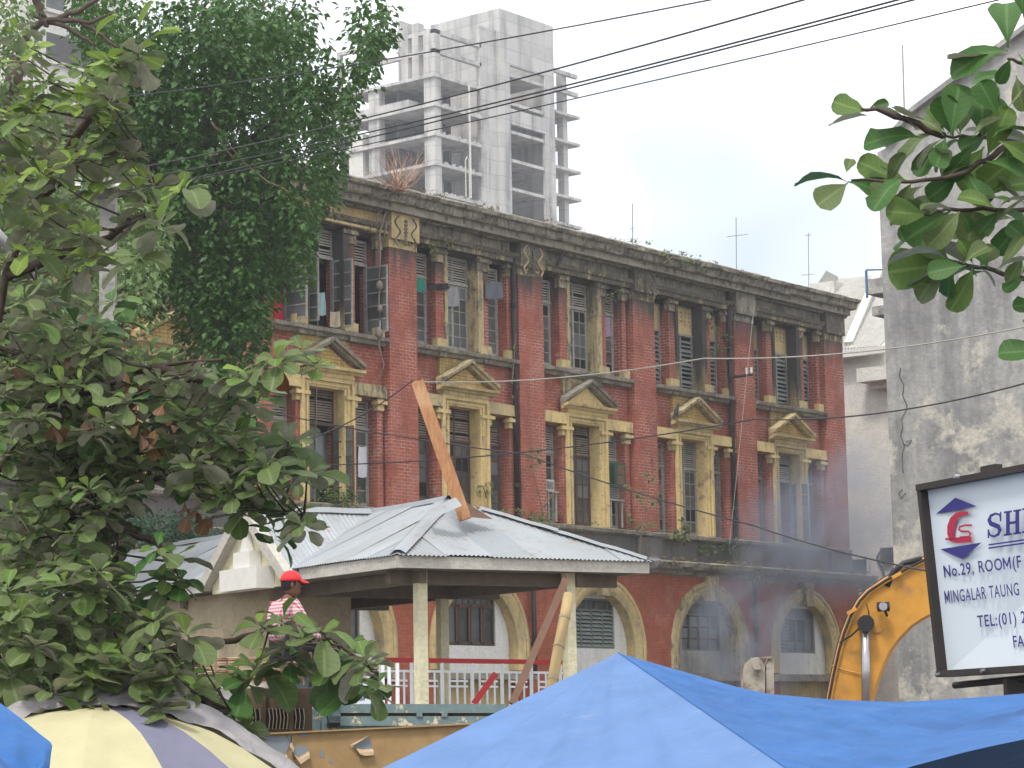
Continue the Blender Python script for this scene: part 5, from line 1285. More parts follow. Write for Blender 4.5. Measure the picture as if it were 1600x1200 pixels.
def leafmb(seed, curl=.1, fold=.12, width=.29, bite=0):
    r = random.Random(seed); rows = [(0, .014), (.1, .025), (.2, .085), (.38, .185), (.58, .27), (.76, .31), (.9, .27), (.975, .17), (1.0, .07)]; m_ = MB(); P = []
    for i, (t, w_) in enumerate(rows):
        w_ *= width/.3; z = curl*(t-t*t*1.8)+r.uniform(-.012, .012); x = t; ja, jb = 1+r.uniform(-.09, .09), 1+r.uniform(-.09, .09)
        if bite and i in (4, 5): ja *= .55
        P.append([(x, -w_*ja, z+fold*w_+r.uniform(-.03, .03)*(i > 2)), (x, -w_*ja*.5, z+fold*w_*.35), (x, 0, z), (x, w_*jb*.5, z+fold*w_*.35), (x, w_*jb, z+fold*w_+r.uniform(-.03, .03)*(i > 2))])
    m_.grid(P); return m_
LV_ = []
for q in range(7): LV_.append(leafmb(q, curl=[.1, .25, -.05, .35, .18, .45, .05][q], fold=[.15, .35, .1, .25, .5, .3, .2][q], width=[.34, .3, .37, .33, .29, .34, .39][q], bite=q == 3))
TR_ = [0, .1, .2, .38, .58, .76, .9, .975, 1.0]
def ribattr(me):
    n_ = len(me.vertices)//45
    me.attributes.new('rib', 'FLOAT', 'POINT').data.foreach_set('value', [abs(j-2)/2 for i in range(9) for j in range(5)]*n_)
    me.attributes.new('along', 'FLOAT', 'POINT').data.foreach_set('value', [TR_[i] for i in range(9) for j in range(5)]*n_); return me
LMESH = {(q, k): ribattr(LV_[q].mesh('leaf', m_, smooth=True)) for q in range(7) for k, m_ in LMAT.items()}
def leafmatrix(pos, d, up, size, roll=0):
    d = d.normalized(); s_ = up.cross(d)
    if s_.length < .05: s_ = RH.cross(d)
    s_ = s_.normalized(); n_ = d.cross(s_).normalized(); mt = Matrix((d, s_, n_)).transposed()
    mt = (mt @ Matrix.Rotation(roll, 3, 'X')).to_4x4(); mt = mt @ Matrix.Diagonal((size, size, size, 1)); mt.translation = pos; return mt
class Leafer:
    def __init__(s, root, limit=300): s.root = root; s.items = []; s.limit = limit
    def add(s, pos, d, up, size, kind, roll=0): s.items.append((leafmatrix(pos, d, up, size, roll), rnd.randrange(7), kind, (pos-CAM).length/size))
    def rosette(s, c, axis, n, size, mix, droop=0.0):
        a0 = rnd.uniform(0, 2*PI); ax = axis.normalized(); e1 = ax.cross(RH if abs(ax.dot(RH)) < .9 else FH).normalized(); e2 = ax.cross(e1)
        for i in range(n):
            a = a0+i*2.399; k = i/n                       # outer leaves first
            el = math.radians(-28*droop-6+74*k**1.4+jit(12)); rad = e1*math.cos(a)+e2*math.sin(a)
            d = rad*math.cos(el)+ax*math.sin(el); sz = size*(1.05-.5*k)*rnd.uniform(.65, 1.2)
            kind = mix(k); s.add(c+rad*.012-ax*.04*(1-k), d, ax, sz, kind, jit(.35))
    def finish(s, massname):
        s.items.sort(key=lambda q: q[3]); P = wloc(s.root)
        for mt, q, k, _ in s.items[:s.limit]:
            o = bpy.data.objects.new('leaf', LMESH[(q, k)]); COL.objects.link(o); o.parent = s.root; mt = mt.copy(); mt.translation -= P; o.matrix_local = mt
        rest = s.items[s.limit:]
        if rest:
            kinds = list(LMAT); m_ = MB()
            for mt, q, k, _ in rest: m_.add([mt @ v for v in LV_[q].v], LV_[q].f, kinds.index(k))
            ribattr(m_.build(massname, [LMAT[k] for k in kinds], s.root, smooth=True, kind='stuff').data)
M['bark'] = simple('grey_brown_bark', (.09, .065, .05), .9, sc=8, var=.5, b=.5)
M['bark_l'] = simple('pale_brown_bark', (.2, .15, .1), .9, sc=8, var=.4, b=.5)
def limb(pts, r0, r1, name='branch', parent=None, mat='bark', wob=.0, n=6):
    P = []
    for i in range(len(pts)-1):
        for t in range(4): P.append(pts[i].lerp(pts[i+1], t/4)+Vector((jit(wob), jit(wob), jit(wob)))*(1 if t or i else 0))
    P.append(pts[-1]); m_ = MB(); m_.tube(P, [r0+(r1-r0)*i/(len(P)-1) for i in range(len(P))], n); return m_.build(name, M[mat], parent, smooth=True)

# ------------------------------------------------------------------ large leaved almond tree at the left
tb_ = pw(-230, 1500, 15); tb_.z = 0
AT = thing('almond_tree', 'big dusty almond tree with broad round leaves filling the left side', 'tree', tb_)
L = Leafer(AT, 300)
crot = pw(-160, 1000, 15)
limb([tb_, pw(-220, 1250, 15), crot], .16, .12, 'trunk', AT, wob=.01, n=10)
PA = [(0,75),(50,85),(60,60),(100,125),(135,120),(170,100),(185,170),(205,225),(225,245),(270,300),(235,335),(225,370),(190,410),(120,440),(60,430),(0,430)]
PB = [(0,420),(60,445),(110,490),(150,540),(250,555),(345,575),(400,570),(410,600),(395,640),(430,665),(455,690),(480,720),(478,755),(430,775),(375,800),(330,780),(240,760),(190,790),(185,850),(200,920),(250,960),(285,1000),(300,1040),(330,1060),(345,1100),(385,1130),(350,1170),(0,1190)]
PC = [(350,985),(400,955),(470,970),(560,1010),(590,1060),(560,1075),(510,1040),(440,1010),(380,1000)]
limbs = [[crot, pw(-60,800,14.8), pw(60,640,14.6), pw(240,575,14.2), pw(345,562,14.0)],
         [crot, pw(-40,1000,14.8), pw(120,1020,14.5), pw(300,1010,14.2), pw(345,1005,14.0), pw(420,985,13.8), pw(520,1000,13.7), pw(590,1050,13.6)],
         [crot, pw(-50,700,14.9), pw(10,430,14.8), pw(60,310,14.6), pw(110,230,14.5), pw(150,150,14.4)],
         [crot, pw(-20,860,14.9), pw(120,800,14.8), pw(260,740,14.6), pw(400,700,14.3), pw(450,700,14.2)],
         [pw(10,430,14.8), pw(90,400,14.6), pw(170,370,14.3), pw(240,330,14.1), pw(275,300,14)],
         [pw(60,310,14.6), pw(130,250,14.4), pw(200,225,14.2), pw(225,80+150,14.1)],
         [pw(110,230,14.5), pw(165,95+60,14.3), pw(215,90,14.1)],
         [pw(120,800,14.8), pw(200,830,14.6), pw(260,860,14.4), pw(275,890,14.3)],
         [pw(120,1020,14.5), pw(200,1060,14.0), pw(300,1090,13.6), pw(360,1110,13.4)],
         [pw(240,575,14.2), pw(330,600,14.1), pw(420,610,14), pw(400,575,13.9)],
         [pw(260,740,14.6), pw(340,790,14.2), pw(430,800,14), pw(475,805,13.9)]]
for l_ in limbs: limb(l_, .034, .008, 'branch', AT, wob=.02)
skel = [l_[i].lerp(l_[i+1], t/5) for l_ in limbs for i in range(len(l_)-1) for t in range(6)]
def nearest(p): return min(skel, key=lambda q: (q-p).length)
twm = MB()
def ros(px, py, d, n=None, size=.185, mode='mid', droop=.4):
    c = pw(px, py, d); b_ = nearest(c)
    if (b_-c).length < .75: twm.tube([b_, b_.lerp(c, .5)-ZZ*.03, c], [.009, .006, .005], 4)
    def mix(k):
        r = rnd.random()
        if mode == 'top': return 'young' if (k > .35 and r < .55) or r < .1 else 'green' if r < .5 else 'dusty'
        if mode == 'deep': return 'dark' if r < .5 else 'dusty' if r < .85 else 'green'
        if mode == 'low': return ('green' if r < .85 else 'young') if k > .72 else ('dusty' if r < .92 else 'green')
        return 'young' if k > .8 and r < .3 else 'green' if (k > .62 and r < .6) or r < .1 else 'dusty' if r < .96 else 'dark'
    L.rosette(c, ZZ+RH*jit(.45)+FH*(-.15+jit(.4)), n or rnd.randint(8, 13), size, mix, droop)
def fill(poly, step, d0, d1, mode, jitpx, size=.185, prob=1.0, droop=.4):
    xs = [p[0] for p in poly]; ys = [p[1] for p in poly]; y = min(ys); row = 0
    while y < max(ys):
        x = min(xs)-10+(row % 2)*step/2
        while x < max(xs):
            px_, py_ = x+jit(jitpx), y+jit(jitpx)
            if inpoly(px_, py_, poly) and rnd.random() < prob: ros(px_, py_, rnd.uniform(d0, d1), mode=mode, size=size, droop=droop)
            x += step
        y += step*.8; row += 1
fill(PA, 36, 13.6, 15.2, 'top', 16, prob=.7, size=.175)
fill(PB, 33, 13.4, 15.0, 'mid', 14, prob=.9, size=.168)
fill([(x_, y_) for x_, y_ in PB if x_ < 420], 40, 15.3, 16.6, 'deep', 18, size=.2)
fill(PB, 52, 14.6, 15.2, 'mid', 20, size=.18, prob=.8)
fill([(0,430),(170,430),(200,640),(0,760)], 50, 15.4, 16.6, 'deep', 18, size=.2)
fill([(0,880),(190,880),(280,960),(340,1090),(330,1160),(0,1180)], 40, 12.8, 13.4, 'low', 14, prob=.55, size=.2)
for (x_, y_, mode, sz) in ((216,82,'top',.2),(176,95,'top',.18),(28,45,'top',.12),(48,75,'top',.16),(130,100,'top',.17),(165,140,'top',.19),(235,322,'top',.17),(285,292,'top',.2),(250,350,'mid',.2),(212,395,'mid',.2),
    (430,560,'mid',.22),(392,590,'mid',.2),(497,566,'mid',.12),(470,545,'mid',.15),(450,690,'mid',.22),(480,735,'mid',.22),(420,725,'mid',.2),(360,700,'mid',.2),(300,720,'mid',.2),
    (352,610,'mid',.2),(320,640,'mid',.2),(455,800,'mid',.2),(430,830,'dark',.15),(475,820,'mid',.16),(270,865,'top',.17),(285,905,'deep',.17),(245,855,'deep',.16),(262,905,'deep',.17),
    (405,975,'low',.22),(440,965,'low',.2),(470,1000,'low',.25),(500,985,'low',.22),(540,1010,'low',.2),(570,1030,'low',.2),(560,1060,'deep',.2),(590,1070,'deep',.18),(455,1025,'deep',.2),(400,1040,'low',.25),(385,1060,'deep',.22),(515,1040,'deep',.22),
    (358,1120,'low',.22),(380,1140,'low',.22),(335,1135,'low',.2)):
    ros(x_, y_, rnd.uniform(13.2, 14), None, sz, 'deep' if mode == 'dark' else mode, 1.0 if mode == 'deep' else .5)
for (x_, y_, s_) in ((146,640,.1),(152,655,.12),(200,588,.1),(212,660,.1),(240,690,.1),(262,672,.1),(310,700,.1),(318,706,.09),(300,800,.12),(285,790,.1),(330,800,.1),(190,600,.1),(140,500,.1),(80,660,.12),(250,640,.1),(100,560,.09),(20,560,.1),(225,670,.1)):
    for q in range(3): L.add(pw(x_+jit(8), y_+jit(10), 14.0), Vector((jit(1), jit(1), -rnd.uniform(.6, 1.2))), RH+FH*jit(1), s_*rnd.uniform(.7, 1.15), 'dry', jit(1.4))
for (x_, y_, s_) in ((441,575,.13),): L.add(pw(x_, y_, 13.3), Vector((.1, .1, -1)), -FH, s_, 'red')
for (x_, y_, dx) in ((232,62,1),(216,45,.2),(148,60,.3)): L.add(pw(x_, y_, 14), RH*dx+ZZ*.3-FH*.2, ZZ-FH*.5, .2, 'young')
twm.build('twigs', M['bark'], AT, kind='stuff', smooth=True)
L.finish('leaf_mass')

# ------------------------------------------------------------------ near branch at the right edge
rt = pw(1960, 1500, 9.5); rt.z = 0
RT = thing('almond_branch', 'leafy almond branches with large dark green leaves reaching in from the upper right', 'tree', rt)
limb([rt, pw(1930, 900, 9.5), pw(1850, 400, 9.4)], .14, .07, 'trunk', RT, n=9)
L = Leafer(RT, 300)
rl = [[pw(1850,400,9.4), pw(1700,450,9.3), pw(1600,435,9.2), pw(1540,420,9.1), pw(1490,408,9.0), pw(1470,410,9)],
      [pw(1850,400,9.4), pw(1680,250,9.2), pw(1585,223,9.1), pw(1530,215,9.0), pw(1475,212,8.9)],
      [pw(1585,223,9.1), pw(1540,250,9.0), pw(1500,272,8.9), pw(1425,282,8.8), pw(1330,282,8.8)],
      [pw(1850,400,9.4), pw(1650,330,9.1), pw(1555,326,9.0), pw(1480,328,8.9), pw(1445,335,8.8)],
      [pw(1850,400,9.4), pw(1680,130,9.0), pw(1600,100,8.9), pw(1575,92,8.8)],
      [pw(1475,212,8.9), pw(1420,190,8.8), pw(1370,172,8.7), pw(1345,170,8.7)],
      [pw(1530,215,9.0), pw(1550,180,9), pw(1560,150,8.9)], [pw(1850,400,9.4), pw(1700,520,9.1), pw(1640,550,9.0)]]
for l_ in rl: limb(l_, .014, .005, 'branch', RT, wob=.006)
def rleaf(bx, by, tx, ty, kind='dark', w=0, d=8.9, tilt=0.0):
    a_, b_ = pw(bx, by, d), pw(tx, ty, d+tilt); dd = b_-a_; L.items.append((leafmatrix(a_, dd, -FH+ZZ*.35+RH*jit(.25) if w == 0 else ZZ-FH*.25, dd.length, jit(.3)) @ Matrix.Diagonal((1, .85, 1, 1)), rnd.randrange(7), kind, 0))
for l_ in ((1575,80,1490,98,'dark',0),(1580,85,1480,95,'dusty',1),(1575,75,1572,-10,'dark',0),(1600,30,1590,-50,'dark',0),(1580,90,1560,130,'dark',0),
    (1357,175,1302,160,'green',0),(1360,180,1296,190,'dusty',1),(1355,172,1388,160,'dark',0),(1440,215,1350,212,'dark',0),(1440,205,1365,165,'dusty',1),(1450,190,1395,170,'dusty',1),
    (1325,284,1242,275,'dark',1),(1325,286,1278,320,'dusty',0),(1325,284,1405,310,'dark',0),(1322,270,1330,248,'dusty',0),(1420,284,1340,255,'dark',0),(1415,282,1375,262,'dusty',1),(1425,285,1405,315,'dusty',0),(1425,282,1470,250,'dusty',1),
    (1475,212,1440,180,'dusty',0),(1470,210,1400,235,'dusty',1),(1478,214,1462,262,'dark',0),(1475,215,1430,260,'dusty',1),(1480,210,1510,175,'green',0),(1485,212,1500,130,'dark',0),(1490,215,1470,150,'dark',0),(1500,210,1505,160,'dark',0),(1475,205,1455,165,'green',0),
    (1520,215,1560,180,'dusty',1),(1530,215,1600,205,'dusty',1),(1535,218,1535,130,'dark',0),(1560,180,1530,128,'dark',0),(1570,175,1600,140,'dusty',1),(1560,220,1610,245,'dark',0),(1540,215,1500,232,'dark',0),(1520,225,1480,280,'dark',0),(1550,215,1600,190,'dark',1),
    (1500,272,1450,310,'dark',0),(1510,270,1540,320,'dark',0),(1540,252,1605,270,'dark',0),(1600,240,1530,290,'green',0),(1545,300,1620,280,'dark',0),(1530,320,1500,270,'green',0),
    (1555,326,1500,300,'green',0),(1490,330,1440,320,'dusty',1),(1485,330,1415,375,'dark',0),(1490,332,1460,365,'dark',0),(1500,330,1455,380,'dusty',0),(1500,332,1520,360,'dark',0),(1560,328,1600,300,'dusty',1),(1560,330,1610,350,'dark',0),(1560,330,1530,365,'dark',0),(1450,335,1390,345,'dusty',1),(1450,336,1385,330,'green',0),
    (1485,410,1395,385,'dusty',1),(1485,412,1388,425,'green',0),(1485,412,1440,375,'green',0),(1490,412,1430,460,'dusty',0),(1492,415,1475,465,'dark',0),(1500,415,1412,440,'dusty',1),(1505,412,1545,380,'dusty',0),(1520,418,1490,485,'dark',0),(1525,418,1560,440,'dusty',1),(1530,418,1555,385,'dusty',0),(1545,420,1520,380,'dark',0),(1555,423,1600,400,'dusty',1),(1560,425,1600,370,'dusty',1),(1520,412,1500,375,'green',0),(1510,415,1450,425,'dark',0),
    (1600,435,1570,450,'dark',0),(1640,550,1560,548,'dark',0),(1640,550,1600,500,'dusty',1),(1640,480,1590,472,'dark',0),(1600,340,1560,390,'dark',0),(1610,380,1575,350,'dark',0),(1590,200,1550,160,'dark',0),(1620,300,1570,330,'dusty',1),(1600,400,1575,440,'dusty',0)):
    rleaf(l_[0], l_[1], l_[2], l_[3], 'green' if l_[4] == 'dark' and rnd.random() < .12 else l_[4], l_[5], 8.9+jit(.12), jit(.05))
rj = random.Random(21)
for _ in range(46):
    l_ = rj.choice(rl[:5]); i_ = rj.randrange(1, len(l_)-1); b_ = l_[i_].lerp(l_[i_+1], rj.random())+FH*rj.uniform(-.1, .25)
    dd = RH*rj.uniform(-1.2, .5)+ZZ*rj.uniform(-.9, .8)+FH*rj.uniform(-.7, .5); L.items.append((leafmatrix(b_, dd, -FH*rj.uniform(0, 1)+ZZ*rj.uniform(.2, 1)+RH*rj.uniform(-.4, .4), rj.uniform(.13, .2), rj.uniform(-.4, .4)) @ Matrix.Diagonal((1, .85, 1, 1)), rj.randrange(7), rj.choice(['dark', 'dark', 'dusty', 'dusty', 'green']), 0))
L.finish('leaf_mass')

# ------------------------------------------------------------------ small leaved trees behind
def folmat(name, a, b, c):
    t = NT(name); f = t.noise(.8, 4); g = t.noise(9, 3)
    col = t.mix(t.ramp(g, .35, .7), a, b); col = t.mix(t.math('MULTIPLY', t.ramp(f, .42, .62), .6), col, c)
    t.done(col, .5, 0, .35); tr = t.n('ShaderNodeBsdfTranslucent'); t.set(tr.inputs[0], b); m2 = t.n('ShaderNodeMixShader'); m2.inputs[0].default_value = .25
    t.t.links.new(t.b.outputs[0], m2.inputs[1]); t.t.links.new(tr.outputs[0], m2.inputs[2]); t.t.links.new(m2.outputs[0], t.out.inputs[0]); return t.mat
M['fic'] = folmat('peepal_leaves', (.02, .07, .012), (.08, .17, .03), (.028, .085, .016))
M['fic_l'] = folmat('light_green_leaves', (.09, .16, .045), (.16, .24, .08), (.1, .17, .06))
M['bushm'] = folmat('blue_green_bush', (.04, .095, .05), (.07, .14, .075), (.045, .1, .06))
M['weed'] = folmat('weeds', (.06, .12, .03), (.12, .2, .05), (.12, .1, .05))
M['dryweed'] = folmat('dry_weeds', (.13, .1, .055), (.2, .15, .08), (.09, .07, .05))
def leaflet(mb, p, d, n, s):
    d = d.normalized(); w_ = d.cross(n).normalized()*s*.33; nn = w_.cross(d).normalized()*s*.1
    mb.v += [p, p+d*s*.4+w_+nn, p+d*s, p+d*s*.4-w_+nn, p+d*s*.45]; b = len(mb.v)-5
    mb.f += [(b, b+1, b+4), (b+1, b+2, b+4), (b, b+4, b+3), (b+4, b+2, b+3)]; mb.m += [0]*4
def strand(mb, c, h, rad, n, s, hang=1.0):
    for _ in range(n):
        t = rnd.random(); a = rnd.uniform(0, 2*PI); rr = rad*math.sqrt(rnd.random())*(1-.45*t)
        p = c+Vector((math.cos(a)*rr, math.sin(a)*rr, -h*t+jit(.12)))
        d = Vector((math.cos(a)+jit(.7), math.sin(a)+jit(.7), -rnd.uniform(.2, 1.6)*hang)); leaflet(mb, p, d, Vector((jit(.7), jit(.7), 1)), s*rnd.uniform(.7, 1.25))
def crown(name, root, poly, holes, d0, d1, count, h, rad, per, s, mat, dens=None, hang=1.0, limbs_from=None):
    xs = [p[0] for p in poly]; ys = [p[1] for p in poly]; mb = MB(); n = 0; tries = 0; C_ = []
    while n < count and tries < count*60:
        tries += 1; x_, y_ = rnd.uniform(min(xs), max(xs)), rnd.uniform(min(ys), max(ys))
        if not inpoly(x_, y_, poly) or any(inpoly(x_, y_, h_) for h_ in holes): continue
        if dens and rnd.random() > dens(x_, y_): continue
        d = rnd.uniform(d0, d1); c = pw(x_, y_, d); strand(mb, c, h*rnd.uniform(.5, 1.3), rad*rnd.uniform(.6, 1.2), int(per*rnd.uniform(.6, 1.3)), s, hang); C_.append(c); n += 1
    mb.build(name, M[mat], root, smooth=False, kind='stuff')
    return C_
fb = pw(120, 1300, 52); fb.z = 0
FT = thing('peepal_tree', 'tall dark green peepal tree hanging over the left half of the brick facade', 'tree', fb)
PFi = [(130,-20),(615,-20),(606,30),(585,70),(565,120),(530,165),(515,205),(492,250),(485,290),(478,330),(455,358),(430,375),(420,420),(412,455),(402,500),(385,525),(345,515),(320,475),(285,445),(255,400),(215,380),(150,360),(110,320),(100,200),(150,120)]
Hs = [[(300,165),(340,175),(400,200),(395,215),(340,200),(300,190)],[(498,-5),(540,-5),(560,60),(540,85),(505,60)],[(455,222),(485,215),(480,245),(455,245)],[(560,65),(600,60),(590,100),(560,110)]]
def dens(x_, y_):
    if x_ > 540: return .35
    if y_ > 180 and 260 < x_ < 430 and y_ < 220: return .45
    return .9
cl = crown('crown', FT, PFi, Hs, 47, 55, 430, 1.7, .42, 95, .165, 'fic', dens)
for (x_, y_, h_, r_) in ((395,400,1.6,.45),(375,440,1.3,.5),(345,440,1.2,.5),(385,470,.9,.3),(355,480,.7,.4),(400,380,1.5,.5),(330,395,1.4,.6),(300,380,1.2,.6),(360,360,1.5,.6),(440,330,1.0,.5),(460,360,.7,.4),(360,470,1.0,.4),(380,390,1.3,.5),(340,420,1.3,.5),(480,300,1.0,.3),(500,215,1.3,.25),(548,150,.8,.25),(600,25,.6,.3),(580,55,.5,.25),(560,95,.4,.2),(250,340,1.2,.5),(262,395,.8,.35),(293,500,.9,.18),(190,490,.5,.25),(235,460,.5,.3)):
    mb = MB(); c = pw(x_, y_, rnd.uniform(47, 49)); strand(mb, c, h_, r_, 90, .15); mb.build('hanging_spray', M['fic'], FT, kind='stuff')
tr_t = pw(250, 330, 52)
limb([fb, pw(110, 900, 52), pw(140, 600, 52), pw(190, 420, 52), tr_t], .5, .28, 'trunk', FT, 'bark', .05, 12)
rr2 = random.Random(5)
for c in rr2.sample(cl, 34):
    mid_ = tr_t.lerp(c, .5)+ZZ*rr2.uniform(-.3, .8); limb([tr_t, mid_, c], .12, .02, 'branch', FT, 'bark', .08, 6)
for pts in ([(330,190),(350,215),(375,245),(385,260)],[(345,225),(380,262)],[(390,262),(430,290),(455,300)],[(232,260),(240,300),(250,330)]):
    limb([pw(x_, y_, 47.5) for x_, y_ in pts], .022, .014, 'branch', FT, 'bark_l', .02)
# second tree at the top left with crooked dark limbs
sb = pw(-60, 1300, 40); sb.z = 0
ST = thing('branching_tree', 'small leaved tree with crooked dark branches crossing the white block at top left', 'tree', sb)
crown('crown', ST, [(-20,-30),(50,-30),(45,60),(20,110),(80,130),(90,200),(130,240),(230,300),(240,420),(150,560),(60,620),(-20,640)], [[(0,340),(30,340),(35,400),(0,410)]], 38, 46, 260, .9, .55, 50, .13, 'fic_l', lambda x_, y_: .75)
crown('crown', ST, [(110,30),(175,40),(180,-30),(115,-30)], [], 40, 44, 30, .5, .3, 30, .11, 'fic', lambda x_, y_: .8)
limb([sb, pw(-60, 700, 40), pw(-20, 300, 40), pw(30, 90, 40)], .3, .14, 'trunk', ST, 'bark', .05, 9)
for pts, r_ in (([(54,-20),(58,5),(66,28),(72,42)], .09), ([(30,90),(45,45),(70,34),(95,28),(125,15),(160,-5)], .07), ([(90,32),(125,33),(160,55),(185,75)], .05), ([(70,34),(100,40),(130,60),(150,72)], .05), ([(95,28),(140,35),(180,20)], .04), ([(60,20),(75,32),(45,22)], .05)):
    limb([pw(x_, y_, 40) for x_, y_ in pts], r_, r_*.5, 'branch', ST, 'bark', .02)
# bushes
def bush(label, poly, d0, d1, n, s, mat, cat='bush', name='bush'):
    x_ = sum(p[0] for p in poly)/len(poly); b_ = pw(x_, max(p[1] for p in poly), d1); b_.z = 0
    o = thing(name, label, cat, b_); crown('foliage', o, poly, [], d0, d1, n, .5, .35, 60, s, mat, None, .6)
    c = pw(x_, max(p[1] for p in poly), d1); limb([b_, c], .06, .03, 'stem', o, 'bark'); return o
bush('dense blue green bush above the left end of the zinc roof', [(190,800),(230,785),(300,800),(345,835),(350,870),(300,875),(200,880)], 50, 54, 120, .1, 'bushm')
bush('tangle of green stems on the ledge below the open brown casement', [(482,758),(500,750),(548,756),(552,788),(480,790)], 67, 68, 26, .09, 'weed', 'plant', 'balcony_plant')

# saplings and weeds growing out of the facade
def sapling(label, stems, spots, y, s=.16, mat='weed', stemmat='bark_l', per=5):
    b_ = ony(*stems[0][0], y); o = thing('wall_sapling', label, 'plant', b_)
    m_ = MB()
    for st in stems: m_.tube([ony(x_, y_, y+jit(.05)) for x_, y_ in st], [.022-.012*i/(len(st)-1) for i in range(len(st))], 5)
    m_.build('stem', M[stemmat], o); m_ = MB()
    for (x_, y_) in spots:
        c = ony(x_, y_, y)
        for _ in range(per): leaflet(m_, c+Vector((jit(.08), jit(.08), jit(.08))), Vector((jit(1), jit(1), -rnd.uniform(0, 1))), Vector((0, -1, 1)), s*rnd.uniform(.8, 1.3))
    m_.build('leaves', M[mat], o, kind='stuff'); return o
sapling('bare pale sapling branching on the ledge left of the air conditioner', [[(848,810),(846,790),(838,760),(832,730),(828,700)],[(847,800),(858,780),(872,770)],[(850,790),(862,775),(868,765)]], [(830,700),(838,712),(843,722),(828,712),(842,702),(834,730)], -.5)
sapling('sapling with drooping green leaves in front of the third pilaster', [[(1000,870),(1002,830),(1010,790),(1016,745)],[(1003,835),(985,822),(978,815)],[(1008,800),(1030,770),(1034,755)]], [(1010,742),(1018,748),(1000,770),(996,775),(1002,778),(982,805),(990,812),(1008,822),(1016,818),(1020,785),(1028,782),(980,760)], -.6, per=6)
sapling('bright green cluster of leaves beside the fourth yellow surround', [[(1066,850),(1064,830),(1066,812)]], [(1066,812),(1072,822),(1060,828),(1075,830),(1052,838),(1068,836),(1070,845)], -.4, .2, per=7)
sapling('climbing leafy shoot on the pier between the jalousie windows', [[(1138,610),(1132,570),(1120,520),(1112,480)]], [(1108,500),(1116,508),(1122,515),(1132,522),(1138,528),(1108,548),(1116,552),(1134,545),(1128,520),(1120,540)], .0, .15)
sapling('leafy sprig sprouting under the entablature right of the rooted pilaster', [[(700,380),(690,385),(678,384)]], [(700,378),(688,382),(676,384),(668,382),(674,394),(694,376),(702,385),(676,402)], -.1, .15)
sapling('green leaves sprouting at the top of the side window by the third capital', [[(965,452),(958,460)]], [(962,454),(955,458),(968,460),(958,466),(966,450)], -.1, .16)
sapling('yellow green shoots creeping along the top cornice', [[(1036,412),(1050,402),(1075,408),(1095,405)]], [(1036,396),(1042,404),(1064,404),(1074,406),(1080,402),(1096,414),(1014,378),(1084,408),(1040,390)], -.75, .13, 'fic_l')
sapling('yellow green tuft hanging at the broken cornice beside the tree', [[(512,300),(516,290),(518,280)]], [(516,284),(520,290),(514,292),(522,282)], -.7, .2, 'fic_l', per=8)
sapling('leafy weed on the string course at the right of the shelter roof', [[(1055,885),(1052,870)]], [(1052,872),(1056,880),(1048,878),(1060,884)], -.8, .15)
sapling('small weeds climbing beside the pipe on the second pilaster', [[(800,600),(803,560),(806,520)]], [(803,540),(805,560),(802,580),(806,600),(804,620),(803,650)], -.05, .1, 'weed', per=3)
sapling('plants growing at the foot of the second bay door', [[(760,778),(755,760),(768,752)]], [(752,762),(758,756),(770,755),(748,770),(765,768),(775,775)], .0, .14)
def tufts(label, spots, s, mat, n, hang=-.3):
    m_ = MB()
    for p in spots:
        for _ in range(n): leaflet(m_, p+Vector((jit(.25), jit(.12), jit(.06))), Vector((jit(1), jit(1), hang+rnd.uniform(0, 1))), Vector((jit(1), -1, 1)), s*rnd.uniform(.5, 1.3))
    o = m_.build('ledge_weeds', M[mat], kind='stuff'); o['label'] = label; return o
sp_ = []
for _ in range(300):
    x = rnd.uniform(3, 33.4)
    if noise.noise(Vector((x*.5, 0, 3))) > -.05: sp_.append(Vector((x, rnd.uniform(-.75, -.1), 6.88)))
tufts('dry and green weeds growing along the string course', sp_, .11, 'dryweed', 9)
sp_ = [Vector((rnd.uniform(3, 33), rnd.uniform(-.05, .2), 7.85)) for _ in range(90)]
tufts('weeds along the door ledge', [p for p in sp_ if noise.noise(Vector((p.x*.4, 5, 3))) > 0], .12, 'weed', 8)
sp_ = [Vector((rnd.uniform(3, 28), rnd.uniform(-.4, .4), 17.2)) for _ in range(150)]
tufts('dry scrub along the parapet top', [p for p in sp_ if noise.noise(Vector((p.x*.6, 1, 3))) > .0], .09, 'dryweed', 8, .1)
sp_ = [Vector((rnd.uniform(24, 33), rnd.uniform(-.85, -.6), rnd.uniform(6.3, 6.8))) for _ in range(60)]
tufts('weeds hanging from the string course', [p for p in sp_ if noise.noise(Vector((p.x*.6, 9, 3))) > .05], .12, 'dryweed', 10, -1)
sp_ = [ony(rnd.uniform(780, 870), rnd.uniform(800, 818), -.6) for _ in range(26)]+[ony(rnd.uniform(1090, 1150), rnd.uniform(852, 870), -.05) for _ in range(20)]
tufts('weeds on the ledge behind the shelter roof', sp_, .11, 'weed', 8, .2)

